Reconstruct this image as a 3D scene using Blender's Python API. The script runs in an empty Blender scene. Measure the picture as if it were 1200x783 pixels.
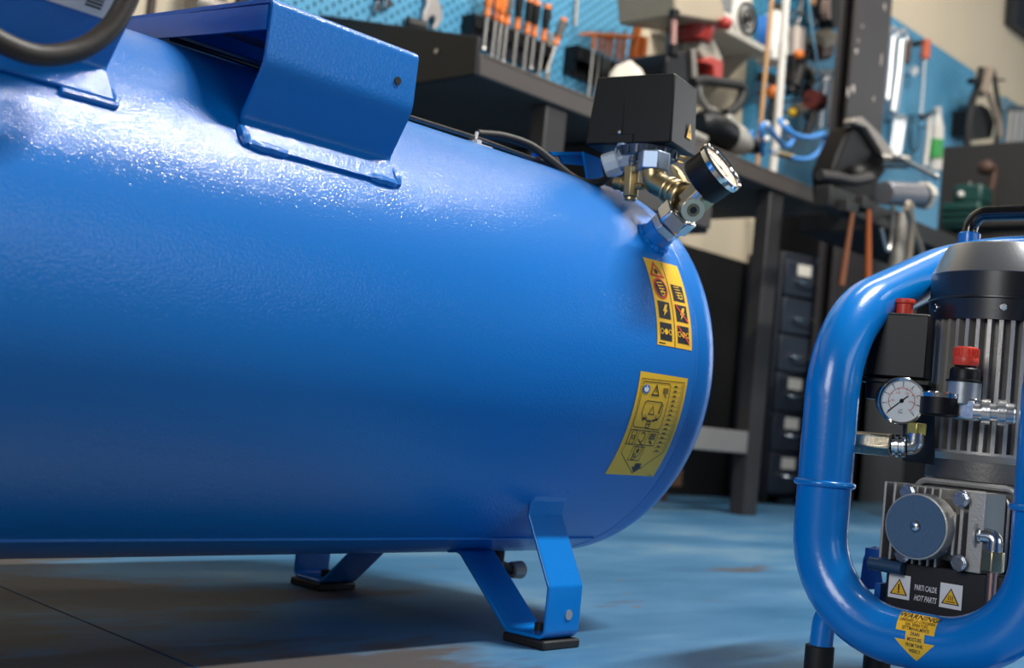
import bpy, bmesh, math, random
from mathutils import Vector, Matrix
random.seed(7)
PI = math.pi
SC = bpy.context.scene
COL = SC.collection
V = Vector

# ------------------------------------------------------------------ camera
# image frame is 1200 x 783 px, focal length 1470 px; world X runs along the tank, Y away, Z up
FPX, CX, CY, CAMH = 1470.0, 600.0, 391.5, 0.2242
RX = V((0.67186165, -0.11570951, -0.73158269))
RY = V((-0.7340099, 0.02821055, -0.6785526))
RZ = V((0.09915334, 0.99288241, -0.06597834))
CAMR = Matrix((RX, RY, RZ))                     # camera axes -> world
cam_d = bpy.data.cameras.new('camera')
cam = bpy.data.objects.new('camera', cam_d)
COL.objects.link(cam)
cam.matrix_world = Matrix.Translation((0, 0, CAMH)) @ CAMR.to_4x4()
cam_d.sensor_width = 36.0
cam_d.lens = 36.0 * FPX / 1200.0
cam_d.clip_start = 0.02
cam_d.dof.use_dof = True
cam_d.dof.focus_distance = 1.18
cam_d.dof.aperture_fstop = 6.0
SC.camera = cam

def px(x, y, ax, val):
    """photo pixel -> point on the world plane coordinate[ax] = val"""
    r = CAMR @ V((x - CX, CY - y, -FPX))
    o = V((0, 0, CAMH))
    return o + r * ((val - o[ax]) / r[ax])

def cdir(dx, dy, toward):
    """direction given as image-right, image-up, toward the lens -> world"""
    return (CAMR @ V((dx, dy, toward))).normalized()

# ------------------------------------------------------------------ world, lamps, exposure
wd = bpy.data.worlds.new('world'); SC.world = wd
wd.use_nodes = True
wd.node_tree.nodes['Background'].inputs[0].default_value = (0.60, 0.68, 0.78, 1)
wd.node_tree.nodes['Background'].inputs[1].default_value = 0.09

def area_lamp(name, loc, target, sx, sy, power, col):
    d = bpy.data.lights.new(name, 'AREA'); d.shape = 'RECTANGLE'
    d.size = sx; d.size_y = sy; d.energy = power; d.color = col
    o = bpy.data.objects.new(name, d); COL.objects.link(o)
    o.location = loc
    dr = (V(target) - V(loc)).normalized()
    z = -dr
    x = V((1, 0, 0)); x = (x - z * x.dot(z))
    if x.length < 0.05: x = V((0, 1, 0)) - z * z.y
    x.normalize(); y = z.cross(x)
    o.rotation_euler = Matrix((x, y, z)).transposed().to_euler()
    return o

# row of tube lamps above the aisle, running along the tank; a wider panel over the benches;
area_lamp('ceiling_tube_lamp', (2.25, -0.25, 3.5), (2.25, -0.10, 0), 1.4, 0.11, 225, (1.0, 0.97, 0.92))
area_lamp('bench_panel_lamp', (3.6, 1.3, 3.3), (3.7, 2.6, 1.2), 3.6, 0.35, 62, (1.0, 0.92, 0.82))
area_lamp('end_window', (7.6, 0.3, 1.7), (1.2, 0.8, 0.3), 2.8, 1.9, 62, (0.95, 0.98, 1.0))
area_lamp('aisle_fill', (1.6, -3.6, 1.5), (1.0, 0.8, 0.25), 3.6, 1.6, 42, (0.96, 0.98, 1.0))  # fill panel added out of view on the camera side, lifts the lower tank
area_lamp('left_fill', (-2.1, 0.30, 1.35), (1.2, 0.5, 0.25), 1.3, 1.1, 42, (0.98, 0.99, 1.0))  # soft fill added out of view at left, brightens the small compressor's front

SC.view_settings.view_transform = 'Standard'
SC.view_settings.look = 'None'
SC.view_settings.exposure = 0.0
SC.view_settings.gamma = 1.0
SC.view_settings.use_curve_mapping = False

# ------------------------------------------------------------------ materials
def lin(h):
    c = [int(h[i:i + 2], 16) / 255 for i in (0, 2, 4)]
    return tuple(x / 12.92 if x <= 0.04045 else ((x + 0.055) / 1.055) ** 2.4 for x in c) + (1,)

MATS = {}
def mat(name, hexc, rough=0.5, metal=0.0, bump=0.0, bscale=60, var=0.08, vscale=8, coat=0.0, spec=0.5, base_bump=None):
    if name in MATS: return MATS[name]
    m = bpy.data.materials.new(name); m.use_nodes = True
    nt = m.node_tree; b = nt.nodes['Principled BSDF']
    b.inputs['Roughness'].default_value = rough
    b.inputs['Metallic'].default_value = metal
    b.inputs['Coat Weight'].default_value = coat; b.inputs['Coat Roughness'].default_value = 0.10
    b.inputs['Specular IOR Level'].default_value = spec
    c = lin(hexc)
    tc = nt.nodes.new('ShaderNodeTexCoord')
    n = nt.nodes.new('ShaderNodeTexNoise'); n.inputs['Scale'].default_value = vscale; n.inputs['Detail'].default_value = 5
    nt.links.new(tc.outputs['Object'], n.inputs['Vector'])
    mx = nt.nodes.new('ShaderNodeMix'); mx.data_type = 'RGBA'
    mx.inputs['A'].default_value = tuple(x * (1 - var) for x in c[:3]) + (1,)
    mx.inputs['B'].default_value = tuple(min(1, x * (1 + var)) for x in c[:3]) + (1,)
    nt.links.new(n.outputs['Fac'], mx.inputs['Factor'])
    nt.links.new(mx.outputs['Result'], b.inputs['Base Color'])
    if bump:
        n2 = nt.nodes.new('ShaderNodeTexNoise'); n2.inputs['Scale'].default_value = bscale; n2.inputs['Detail'].default_value = 2
        nt.links.new(tc.outputs['Object'], n2.inputs['Vector'])
        bp = nt.nodes.new('ShaderNodeBump'); bp.inputs['Strength'].default_value = bump; bp.inputs['Distance'].default_value = 0.002
        nt.links.new(n2.outputs['Fac'], bp.inputs['Height'])
        bq = bp
        if base_bump is not None:
            bq = nt.nodes.new('ShaderNodeBump'); bq.inputs['Strength'].default_value = base_bump; bq.inputs['Distance'].default_value = 0.002
            nt.links.new(n2.outputs['Fac'], bq.inputs['Height'])
        nt.links.new(bq.outputs['Normal'], b.inputs['Normal'])
        nt.links.new(bp.outputs['Normal'], b.inputs['Coat Normal'])
    MATS[name] = m
    return m

def floor_mat():
    m = bpy.data.materials.new('worn_blue_floor_paint'); m.use_nodes = True
    nt = m.node_tree; N = nt.nodes; L = nt.links; b = N['Principled BSDF']
    tc = N.new('ShaderNodeTexCoord')
    mp = N.new('ShaderNodeMapping'); mp.inputs['Rotation'].default_value = (0, 0, -0.5); mp.inputs['Scale'].default_value = (1, 3.0, 1)
    L.new(tc.outputs['Object'], mp.inputs['Vector'])
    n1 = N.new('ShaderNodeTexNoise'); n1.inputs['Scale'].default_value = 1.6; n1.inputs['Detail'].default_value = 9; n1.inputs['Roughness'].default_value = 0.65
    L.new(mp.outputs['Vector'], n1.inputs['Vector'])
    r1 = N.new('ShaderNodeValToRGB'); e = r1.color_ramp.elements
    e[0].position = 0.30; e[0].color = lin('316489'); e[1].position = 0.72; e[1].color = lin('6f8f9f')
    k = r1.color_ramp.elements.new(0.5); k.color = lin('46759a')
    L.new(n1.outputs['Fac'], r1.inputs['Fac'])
    # paint worn away to bare brown concrete under and left of the tank
    n2 = N.new('ShaderNodeTexNoise'); n2.inputs['Scale'].default_value = 2.3; n2.inputs['Detail'].default_value = 7; n2.inputs['Roughness'].default_value = 0.6
    L.new(mp.outputs['Vector'], n2.inputs['Vector'])
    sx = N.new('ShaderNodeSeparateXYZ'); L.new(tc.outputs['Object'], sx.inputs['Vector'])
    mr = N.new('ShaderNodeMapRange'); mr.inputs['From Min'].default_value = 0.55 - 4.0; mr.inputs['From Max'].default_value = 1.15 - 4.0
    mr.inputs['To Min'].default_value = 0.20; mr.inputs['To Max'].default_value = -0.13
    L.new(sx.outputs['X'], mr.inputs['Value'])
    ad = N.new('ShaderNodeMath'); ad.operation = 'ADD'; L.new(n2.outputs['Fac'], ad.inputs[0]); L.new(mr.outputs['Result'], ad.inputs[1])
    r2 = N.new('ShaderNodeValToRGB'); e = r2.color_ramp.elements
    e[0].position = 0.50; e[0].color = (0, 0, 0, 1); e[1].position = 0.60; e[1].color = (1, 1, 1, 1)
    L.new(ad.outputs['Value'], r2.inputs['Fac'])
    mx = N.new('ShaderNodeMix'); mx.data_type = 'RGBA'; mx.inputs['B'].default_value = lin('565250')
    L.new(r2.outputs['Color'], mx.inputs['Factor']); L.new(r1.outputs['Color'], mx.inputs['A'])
    # small chips
    n3 = N.new('ShaderNodeTexNoise'); n3.inputs['Scale'].default_value = 11; n3.inputs['Detail'].default_value = 4
    L.new(mp.outputs['Vector'], n3.inputs['Vector'])
    r3 = N.new('ShaderNodeValToRGB'); e = r3.color_ramp.elements
    e[0].position = 0.70; e[0].color = (0, 0, 0, 1); e[1].position = 0.74; e[1].color = (1, 1, 1, 1)
    L.new(n3.outputs['Fac'], r3.inputs['Fac'])
    m2 = N.new('ShaderNodeMix'); m2.data_type = 'RGBA'; m2.inputs['B'].default_value = lin('7a5a44')
    L.new(r3.outputs['Color'], m2.inputs['Factor']); L.new(mx.outputs['Result'], m2.inputs['A'])
    L.new(m2.outputs['Result'], b.inputs['Base Color'])
    rr = N.new('ShaderNodeMapRange'); rr.inputs['To Min'].default_value = 0.22; rr.inputs['To Max'].default_value = 0.5
    L.new(n1.outputs['Fac'], rr.inputs['Value']); L.new(rr.outputs['Result'], b.inputs['Roughness'])
    bp = N.new('ShaderNodeBump'); bp.inputs['Strength'].default_value = 0.12; bp.inputs['Distance'].default_value = 0.004
    L.new(n1.outputs['Fac'], bp.inputs['Height']); L.new(bp.outputs['Normal'], b.inputs['Normal'])
    return m

BLUE = mat('blue_powder_coat', '006fc5', 0.5, 0, 0.30, 450, 0.03, 5, 0.6, 0.14, 0.08)
BLUE_S = mat('blue_gloss_paint', '0076ca', 0.24, 0, 0.06, 220, 0.03, 5, 0.3)
BLUE_D = mat('dark_blue_paint', '0a509e', 0.4)
BLACK = mat('black_plastic', '0d0e11', 0.42, 0, 0.05, 900, 0.05, spec=0.28)
BLACKR = mat('black_rubber', '121212', 0.6, 0, 0.1, 300)
HOSE = mat('hose_rubber', '2a2420', 0.5, 0, 0.12, 160)
DSTEEL = mat('dark_grey_steel', '2c2a2b', 0.5, 0.0, 0.05, 120, 0.12)
BSTEEL = mat('black_steel', '0f0f10', 0.6, 0.0, 0.05, 120, 0.12)
STEEL = mat('brushed_steel', 'b4b2ae', 0.32, 1.0, 0.08, 200, 0.1)
ZINC = mat('zinc_plate', 'c4c8cc', 0.22, 1.0, 0.06, 260, 0.12)
ALU = mat('cast_aluminium', 'aeaba6', 0.42, 0.45, 0.15, 420, 0.12)
ALUD = mat('dark_cast_aluminium', '6a6866', 0.45, 0.5, 0.15, 300, 0.12)
COWL = mat('brushed_dark_cowl', '84868a', 0.30, 0.7, 0.04, 300, 0.06)
BRASS = mat('brass', 'b7a47c', 0.34, 1.0, 0.05, 200, 0.14)
COPPER = mat('copper', 'a8887e', 0.34, 1.0, 0.05, 120, 0.12)
CHROME = mat('chrome', 'e2e2e2', 0.08, 1.0, 0, var=0.02)
RED = mat('red_plastic', 'd8402c', 0.4)
REDM = mat('red_enamel', 'a83228', 0.4)
YEL = mat('yellow_label', 'f2bd2c', 0.4, var=0.03)
YELD = mat('deep_yellow_label', 'ecbc26', 0.4, var=0.04)
INK = mat('black_print', '12151c', 0.45)
INKR = mat('red_print', 'cf3a26', 0.45)
INKB = mat('blue_print', '1f6fc0', 0.45)
WHITE = mat('white_print', 'e6e6e6', 0.4)
WHITEP = mat('white_plastic', 'd8d4cc', 0.45)
GREYP = mat('translucent_grey_plastic', '8fa0b0', 0.3)
ORANGE = mat('orange_plastic', 'e0792c', 0.45)
CREAM = mat('cream_wall_paint', 'cbbda4', 0.8, 0, 0.25, 30, 0.10, 2.2)
PEG = mat('light_blue_pegboard_paint', '4f97bd', 0.5, 0, 0.0, 60, 0.10, 3)
PEGD = mat('teal_panel_paint', '1f6f93', 0.45, var=0.15)
WOOD = mat('pale_wood', 'b98f62', 0.6, 0, 0.1, 60, 0.15, 12)
WOODO = mat('orange_handle_wood', 'b5571f', 0.55, 0, 0.1, 60, 0.15, 12)
BEIGE = mat('beige_enamel', 'a89a84', 0.5, var=0.12)
DIAL = mat('dial_paper', 'eef0f0', 0.5, var=0.02)
DIALW = mat('warm_dial_paper', 'e6d3bf', 0.5, var=0.03)
HOSEB = mat('blue_air_hose', '3f8ad6', 0.3)
GREEN = mat('green_label', '2f9a48', 0.5)
GREENM = mat('green_machine_enamel', '16403b', 0.4)
BROWN = mat('brown_leather', '4a3428', 0.6)
DNAVY = mat('navy_steel', '20262f', 0.5, 0, 0.05, 100, 0.2)
FILT = mat('blue_grey_felt', '4a6684', 0.75, 0, 0.5, 1500, 0.25, 600)
PAPER = mat('card_label', 'd2ccc0', 0.7)
CLOTH = mat('pale_cloth', 'cfc6b8', 0.9, 0, 0.3, 80)
YELP = mat('yellow_plastic', 'e0b420', 0.45)
CONC = mat('bare_concrete', '6f665c', 0.8)
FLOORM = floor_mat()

# ------------------------------------------------------------------ geometry helpers
ORG = {}
def frame(axis):
    z = V(axis).normalized()
    t = V((0, 0, 1)) if abs(z.z) < 0.9 else V((1, 0, 0))
    x = t.cross(z).normalized()
    return x, z.cross(x), z

class G:
    def __init__(s): s.bm = bmesh.new()
    def poly(s, pts):
        vs = [s.bm.verts.new(p) for p in pts]
        try: s.bm.faces.new(vs)
        except ValueError: pass
        return vs
    def loft(s, rings, closed_ring=True, caps=True, loop=False):
        R = [[s.bm.verts.new(p) for p in r] for r in rings]
        n = len(R[0]); m = len(R)
        for i in range(m if loop else m - 1):
            a, b = R[i], R[(i + 1) % m]
            for j in range(n if closed_ring else n - 1):
                k = (j + 1) % n
                s.bm.faces.new((a[j], a[k], b[k], b[j]))
        if caps and not loop and closed_ring:
            s.bm.faces.new(R[0][::-1]); s.bm.faces.new(R[-1])
        return s
    def box(s, c, d, R=None):
        c = V(c); d = V(d) / 2
        R = R or Matrix.Identity(3)
        q = lambda a, b, e: c + R @ V((a * d.x, b * d.y, e * d.z))
        return s.loft([[q(-1, -1, e), q(1, -1, e), q(1, 1, e), q(-1, 1, e)] for e in (-1, 1)])
    def cyl(s, p0, p1, r0, r1=None, n=20, caps=True, rot=0):
        p0 = V(p0); p1 = V(p1); r1 = r0 if r1 is None else r1
        x, y, z = frame(p1 - p0)
        return s.loft([[p + (x * math.cos(2 * PI * k / n + rot) + y * math.sin(2 * PI * k / n + rot)) * r for k in range(n)] for p, r in ((p0, r0), (p1, r1))], caps=caps)
    def lathe(s, prof, o, axis, n=32, caps=True):
        o = V(o); x, y, z = frame(axis)
        return s.loft([[o + z * h + (x * math.cos(2 * PI * k / n) + y * math.sin(2 * PI * k / n)) * max(r, 1e-5) for k in range(n)] for h, r in prof], caps=caps)
    def tube(s, pts, r, n=12, loop=False):
        pts = [V(p) for p in pts]; m = len(pts); rings = []
        rr = r if isinstance(r, (list, tuple)) else [r] * m
        t0 = None; x = None
        for i, p in enumerate(pts):
            if loop: t = (pts[(i + 1) % m] - pts[i - 1]).normalized()
            else: t = (pts[min(i + 1, m - 1)] - pts[max(i - 1, 0)]).normalized()
            if x is None: x, _, _ = frame(t)
            x = (x - t * x.dot(t)).normalized(); y = t.cross(x)
            rings.append([p + (x * math.cos(2 * PI * k / n) + y * math.sin(2 * PI * k / n)) * rr[i] for k in range(n)])
        return s.loft(rings, loop=loop)
    def prism(s, pts, vec):
        pts = [V(p) for p in pts]; vec = V(vec)
        return s.loft([pts, [p + vec for p in pts]])
    def sph(s, c, r, n=16, sc=(1, 1, 1), R=None):
        c = V(c); R = R or Matrix.Identity(3)
        prof = [(-math.cos(PI * i / (n // 2)), math.sin(PI * i / (n // 2))) for i in range(n // 2 + 1)]
        return s.loft([[c + R @ V((sc[0] * r * max(q, 1e-3) * math.cos(2 * PI * k / n), sc[1] * r * max(q, 1e-3) * math.sin(2 * PI * k / n), sc[2] * r * h)) for k in range(n)] for h, q in prof])
    def torus(s, c, axis, R, r, n=32, m=8):
        x, y, z = frame(axis); c = V(c)
        return s.tube([c + (x * math.cos(2 * PI * k / n) + y * math.sin(2 * PI * k / n)) * R for k in range(n)], r, m, loop=True)
    def mesh(s, name, m, angle=35, off=None, flat=False):
        bmesh.ops.recalc_face_normals(s.bm, faces=s.bm.faces[:])
        me = bpy.data.meshes.new(name)
        if off is not None: bmesh.ops.translate(s.bm, verts=s.bm.verts[:], vec=-off)
        s.bm.to_mesh(me); s.bm.free()
        me.materials.append(m)
        if not flat:
            me.shade_smooth(); me.set_sharp_from_angle(angle=math.radians(angle))
        return me
    def done(s, name, m, parent=None, bevel=0, angle=35, label=None, segs=2):
        """link as ONE object; as a child its mesh is written relative to the thing's base"""
        if parent is not None:
            off = ORG[parent.name]
        else:
            lo = [min(v.co[i] for v in s.bm.verts) for i in range(3)]; hi = [max(v.co[i] for v in s.bm.verts) for i in range(3)]
            off = V(((lo[0] + hi[0]) / 2, (lo[1] + hi[1]) / 2, lo[2]))
        me = s.mesh(name, m, angle, off)
        o = bpy.data.objects.new(name, me); COL.objects.link(o)
        ORG[o.name] = off
        if parent is not None: o.parent = parent
        else: o.location = off
        if bevel:
            b = o.modifiers.new('bevel', 'BEVEL'); b.width = bevel; b.segments = segs; b.limit_method = 'ANGLE'; b.angle_limit = math.radians(40)
        if label: o['label'] = label
        return o

def thing(name, label, cat, loc, group=None):
    o = bpy.data.objects.new(name, None); COL.objects.link(o)
    o.empty_display_size = 0.05
    o.location = loc; ORG[o.name] = V(loc)
    o['label'] = label; o['category'] = cat
    if group: o['group'] = group
    return o

def tag(o, label, cat, group=None):
    o['label'] = label; o['category'] = cat
    if group: o['group'] = group
    return o

def struct(o): o['kind'] = 'structure'; return o

def copy_tree(src, loc, label=None, rot=None):
    c = src.copy(); COL.objects.link(c); c.location = loc; ORG[c.name] = V(loc)
    if label: c['label'] = label
    if rot is not None: c.rotation_euler = rot
    for ch in src.children:
        d = ch.copy(); COL.objects.link(d); d.parent = c
        for g in ch.children:
            e = g.copy(); COL.objects.link(e); e.parent = d
    return c

def fillet(pts, rad, loop=False, n=7):
    """polyline with rounded corners"""
    pts = [V(p) for p in pts]; m = len(pts); out = []
    rad = rad if isinstance(rad, (list, tuple)) else [rad] * m
    for i in range(m):
        if not loop and i in (0, m - 1): out.append(pts[i]); continue
        a, b, c = pts[i - 1], pts[i], pts[(i + 1) % m]
        u = (a - b); w = (c - b); lu, lw = u.length, w.length; u.normalize(); w.normalize()
        th = u.angle(w); d = min(rad[i] / math.tan(th / 2), lu * 0.49, lw * 0.49); r = d * math.tan(th / 2)
        ctr = b + (u + w).normalized() * (r / math.sin(th / 2))
        p, q = b + u * d - ctr, b + w * d - ctr
        tot = p.angle(q)
        for k in range(n + 1):
            t = k / n
            out.append(ctr + (p * math.sin((1 - t) * tot) + q * math.sin(t * tot)) / math.sin(tot))
    return out

def spline(pts, n=8):
    pts = [V(p) for p in pts]; out = []
    for i in range(len(pts) - 1):
        a, b, c, d = pts[max(i - 1, 0)], pts[i], pts[i + 1], pts[min(i + 2, len(pts) - 1)]
        for k in range(n):
            t = k / n
            out.append(0.5 * ((2 * b) + (c - a) * t + (2 * a - 5 * b + 4 * c - d) * t * t + (3 * b - a - 3 * c + d) * t ** 3))
    out.append(pts[-1]); return out

_txt = {}
def text2d(s, bold=False):
    """letters as flat polygons: (verts2d, faces), height about 1, left aligned"""
    if s in _txt: return _txt[s]
    cu = bpy.data.curves.new('t', 'FONT'); cu.body = s; cu.size = 1.35; cu.resolution_u = 2
    if bold: cu.offset = 0.018
    o = bpy.data.objects.new('t', cu); COL.objects.link(o)
    dg = bpy.context.evaluated_depsgraph_get(); dg.update()
    me = bpy.data.meshes.new_from_object(o.evaluated_get(dg))
    r = ([(v.co.x, v.co.y) for v in me.vertices], [tuple(p.vertices) for p in me.polygons])
    bpy.data.objects.remove(o); bpy.data.curves.remove(cu); bpy.data.meshes.remove(me)
    _txt[s] = r; return r

class Print:
    """flat print laid on a surface: f(u, v, lift) -> world point; v grows downward"""
    def __init__(s, f, lift): s.f = f; s.l = lift; s.g = G()
    def poly(s, pts): s.g.poly([s.f(u, v, s.l) for u, v in pts])
    def rect(s, u0, v0, u1, v1, n=1, k=1):
        for i in range(n):
            a = v0 + (v1 - v0) * i / n; b = v0 + (v1 - v0) * (i + 1) / n
            for j in range(k):
                c = u0 + (u1 - u0) * j / k; d = u0 + (u1 - u0) * (j + 1) / k
                s.poly([(c, a), (d, a), (d, b), (c, b)])
    def line(s, pts, w, loop=False):
        q = list(pts) + ([pts[0]] if loop else [])
        for (a, b), (c, d) in zip(q, q[1:]):
            L = math.hypot(c - a, d - b)
            if L == 0: continue
            nx, ny = -(d - b) / L * w / 2, (c - a) / L * w / 2
            ex, ey = (c - a) / L * w / 2, (d - b) / L * w / 2
            s.poly([(a + nx - ex, b + ny - ey), (c + nx + ex, d + ny + ey), (c - nx + ex, d - ny + ey), (a - nx - ex, b - ny - ey)])
    def disc(s, u, v, r, n=16, rv=None):
        rv = rv or r
        s.poly([(u + r * math.cos(2 * PI * k / n), v + rv * math.sin(2 * PI * k / n)) for k in range(n)])
    def ring(s, u, v, r, w, n=20, a0=0, a1=2 * PI):
        for k in range(n):
            a = a0 + (a1 - a0) * k / n; b = a0 + (a1 - a0) * (k + 1) / n
            s.poly([(u + r * math.cos(a), v + r * math.sin(a)), (u + r * math.cos(b), v + r * math.sin(b)), (u + (r - w) * math.cos(b), v + (r - w) * math.sin(b)), (u + (r - w) * math.cos(a), v + (r - w) * math.sin(a))])
    def text(s, t, u, v, h, center=False, slant=0.0, bold=False, wide=1.0):
        vs, fs = text2d(t, bold)
        if not vs: return
        w = max(a for a, b in vs) * h * wide
        o = u - w / 2 if center else u
        q = [s.g.bm.verts.new(s.f(o + (a * wide + slant * b) * h, v - b * h, s.l)) for a, b in vs]
        for f in fs:
            try: s.g.bm.faces.new([q[i] for i in f])
            except ValueError: pass
    def done(s, name, m, parent, label=None): return s.g.done(name, m, parent, label=label)

# ------------------------------------------------------------------ setting
WY = 2.70                                        # back wall plane
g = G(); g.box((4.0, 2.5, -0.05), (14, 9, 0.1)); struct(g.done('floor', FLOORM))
g = G(); g.box((4.5, WY + 0.10, 2.0), (15, 0.2, 4.0)); struct(g.done('wall_back', CREAM))
# saw-cut joint running across the floor paint, left foreground
g = G()
a = px(-60, 662, 2, 0); b = px(270, 800, 2, 0); dvec = (b - a).normalized(); nn = V((-dvec.y, dvec.x, 0)) * 0.0012
g.prism([a - nn, b - nn, b + nn, a + nn], (0, 0, 0.0006))
struct(g.done('trim_1', mat('joint_sealant', '123a5c', 0.5)))

def strip(g, pts, wvec, th):
    """bent sheet: polyline swept along wvec with thickness th"""
    pts = [V(p) for p in pts]; wvec = V(wvec); w = wvec.normalized(); L = []; R = []
    for i, p in enumerate(pts):
        ns = []
        if i: ns.append(w.cross(pts[i] - pts[i - 1]).normalized())
        if i < len(pts) - 1: ns.append(w.cross(pts[i + 1] - pts[i]).normalized())
        n = sum(ns, V()).normalized(); n = n / max(0.5, n.dot(ns[0]))
        L.append(p + n * th / 2); R.append(p - n * th / 2)
    rings = [[l, r, r + wvec, l + wvec] for l, r in zip(L, R)]
    g.loft(rings); return g

# ------------------------------------------------------------------ the large tank
TY, TZ, TR = 1.00328, 0.29446, 0.225
T = thing('tank_compressor', 'large horizontal blue air tank on bent feet with two yellow labels', 'air compressor', (0.5, TY, 0))
def cylp(x, adeg, off=0.0):
    a = math.radians(adeg); r = TR + off
    return V((x, TY - r * math.cos(a), TZ + r * math.sin(a)))
def dish(seam, sgn):
    fl, kn, cr = 0.02, 0.045, 0.45
    h = cr - math.sqrt((cr - kn) ** 2 - (TR - kn) ** 2); b = math.asin((TR - kn) / (cr - kn)); pr = []
    pr += [(0.0005, TR - 0.0022), (fl, TR - 0.0005)]
    for i in range(1, 11):
        t = PI / 2 - b * i / 10
        t = PI / 2 + ((PI / 2 - (PI / 2 - b)) * 0) - (PI / 2 - b) * i / 10
        pr.append((fl + kn * math.cos(t), TR - kn + kn * math.sin(t)))
    for i in range(1, 25):
        t = b * (1 - i / 24); pr.append((fl + h - cr + cr * math.cos(t), cr * math.sin(t)))
    return [(seam + sgn * x, max(r, 0.0001)) for x, r in pr]
XS0, XS1 = -0.56, 1.137
prof = [(x, r) for x, r in dish(XS0, -1)][::-1]
prof += [(XS0 + (XS1 - XS0) * i / 24, TR) for i in range(25)]
prof += dish(XS1, 1)
g = G()
NR = 160
g.loft([[V((x, TY + r * math.cos(2 * PI * k / NR), TZ + r * math.sin(2 * PI * k / NR))) for k in range(NR)] for x, r in prof])
shell = g.done('shell', BLUE, T, angle=50)
g = G(); g.torus((XS1 + 0.001, TY, TZ), (1, 0, 0), TR - 0.0009, 0.0014, 160, 8); g.done('weld_bead', BLUE, shell)
g = G(); g.tube([cylp(XS0 + 0.02 + i * 0.06, -61.1, 0.0002) for i in range(28)] + [cylp(XS1 - 0.004, -61.1, 0.0002)], 0.0016, 8); g.done('seam_weld', BLUE, shell)

# feet: one bent strap each side, welded to the flank and to the underside
for sg in (1, -1):
    my = lambda y: y if sg == 1 else 2 * TY - y
    pts = [(0.956, my(y), z) for y, z in ((0.8305, 0.1545), (0.8385, 0.143), (0.840, 0.128), (0.8045, 0.0615), (0.8045, 0.0165), (0.8095, 0.0115), (0.852, 0.0105), (0.858, 0.0135), (0.929, 0.0765), (0.936, 0.0785), (0.950, 0.0765))]
    g = G(); strip(g, fillet(pts, 0.006, n=4), (0.052, 0, 0), 0.004)
    lg = g.done('leg', BLUE_S, T, bevel=0.0012)
    g = G(); g.box((0.982, my(0.829), 0.0045), (0.056, 0.056, 0.009)); g.done('rubber_pad', BLACKR, lg, bevel=0.002)
    g = G(); g.cyl((0.982, my(0.832), 0.012), (0.982, my(0.832), 0.021), 0.006, n=12); g.done('pad_plug', BLACKR, lg, bevel=0.001)
    g = G(); yy = my(0.8045); g.cyl((0.989, yy - 0.0023 * sg, 0.0335), (0.989, yy - 0.0029 * sg, 0.0335), 0.0052, n=18); g.done('bolt_hole', mat('hole_grey', '7f8b98', 0.6), lg)
    g = G(); g.tube([(0.957 + 0.05 * i / 9, my(0.8297) + 0.0006 * math.sin(i * 2.2), 0.1555 + 0.0008 * math.cos(i * 2.7)) for i in range(10)], 0.0028, 8); g.done('weld_bead', BLUE_S, lg)

# drain valve below
c = px(602, 668, 1, 0.985)
g = G(); g.lathe([(-0.006, 0.0075), (-0.004, 0.0095), (0.012, 0.0105), (0.014, 0.0085)], c, (1, 0, 0), 14); dv = g.done('drain_valve', mat('grey_zinc_knob', 'a4a29e', 0.4, 0.5), T, angle=25)
g = G(); g.cyl(c + V((-0.004, 0, 0)), c + V((-0.03, 0, 0.008)), 0.006); g.cyl(c + V((-0.03, 0, 0.005)), c + V((-0.03, 0.0, 0.03)), 0.008); g.done('valve_stem', BLACKR, dv)

# mounting brackets (saddles) carrying the pump plate
def saddle(x0, x1, prof_yz, name, label):
    w = V((x1 - x0, 0, 0)); g = G()
    strip(g, fillet([(x0, y, z) for y, z in prof_yz], [0.004, 0.006, 0.008, 0.030] + [0.006] * 9, n=7) if False else fillet([(x0, y, z) for y, z in prof_yz], ([0.004, 0.006, 0.008, 0.035] + [0.005] * 9)[:len(prof_yz)], n=8), w, 0.0035)
    return g.done(name, BLUE, T, bevel=0.001, label=label)
pb = lambda a, o=0.002: (TY - (TR + o) * math.cos(math.radians(a)), TZ + (TR + o) * math.sin(math.radians(a)))
BX0, BX1 = 0.5545, 0.709
br = saddle(BX0, BX1, [pb(31.4), pb(34.2), (0.8245, 0.4365), (0.8015, 0.477), (0.8003, 0.5262), (0.812, 0.5272), (1.02, 0.543), (1.18, 0.545)], 'mounting_bracket', 'folded blue saddle plate with one bolt hole')
g = G(); strip(g, [(BX0, 0.8030, 0.5225), (BX0, 1.02, 0.5415), (BX0, 1.18, 0.5435)], (0, 0, -0.0195), 0.003); strip(g, [(BX1, 0.8030, 0.5225), (BX1, 1.02, 0.5415), (BX1, 1.18, 0.5435)], (0, 0, -0.0195), 0.003); g.done('side_lip', BLUE_S, br)
g = G()
for yy in (0.875, 0.935): g.box(((BX0 + BX1) / 2, yy, 0.524), (BX1 - BX0 - 0.006, 0.003, 0.012))
g.done('stiffener_rib', BLUE_S, br)
h = px(465, 95, 1, 0.8)
g = G(); g.cyl(h + V((0, -0.0018, 0)), h + V((0, 0.0005, 0)), 0.0036, n=16); g.done('bolt_hole', INK, br)
for xx in (BX0 - 0.002, BX1 + 0.002):
    g = G(); g.tube([V((xx + 0.0008 * math.sin(a * 3), *pb(a, 0.001))) for a in (31.5, 32.5, 33.5, 34.5, 35.5, 36.5)], [0.003, 0.0048, 0.0055, 0.005, 0.004, 0.002], 8); g.done('weld_bead', BLUE, br)
for xa, xb in ((BX0, BX0 + 0.038), (BX1 - 0.03, BX1)):
    g = G(); g.tube([V((xa + (xb - xa) * i / 7, *pb(31.9 + 0.15 * math.sin(i * 2), 0.0008))) for i in range(8)], [.003, .0044, .0048, .0052, .0046, .005, .0046, .003], 8); g.done('weld_bead', BLUE, br)
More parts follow.
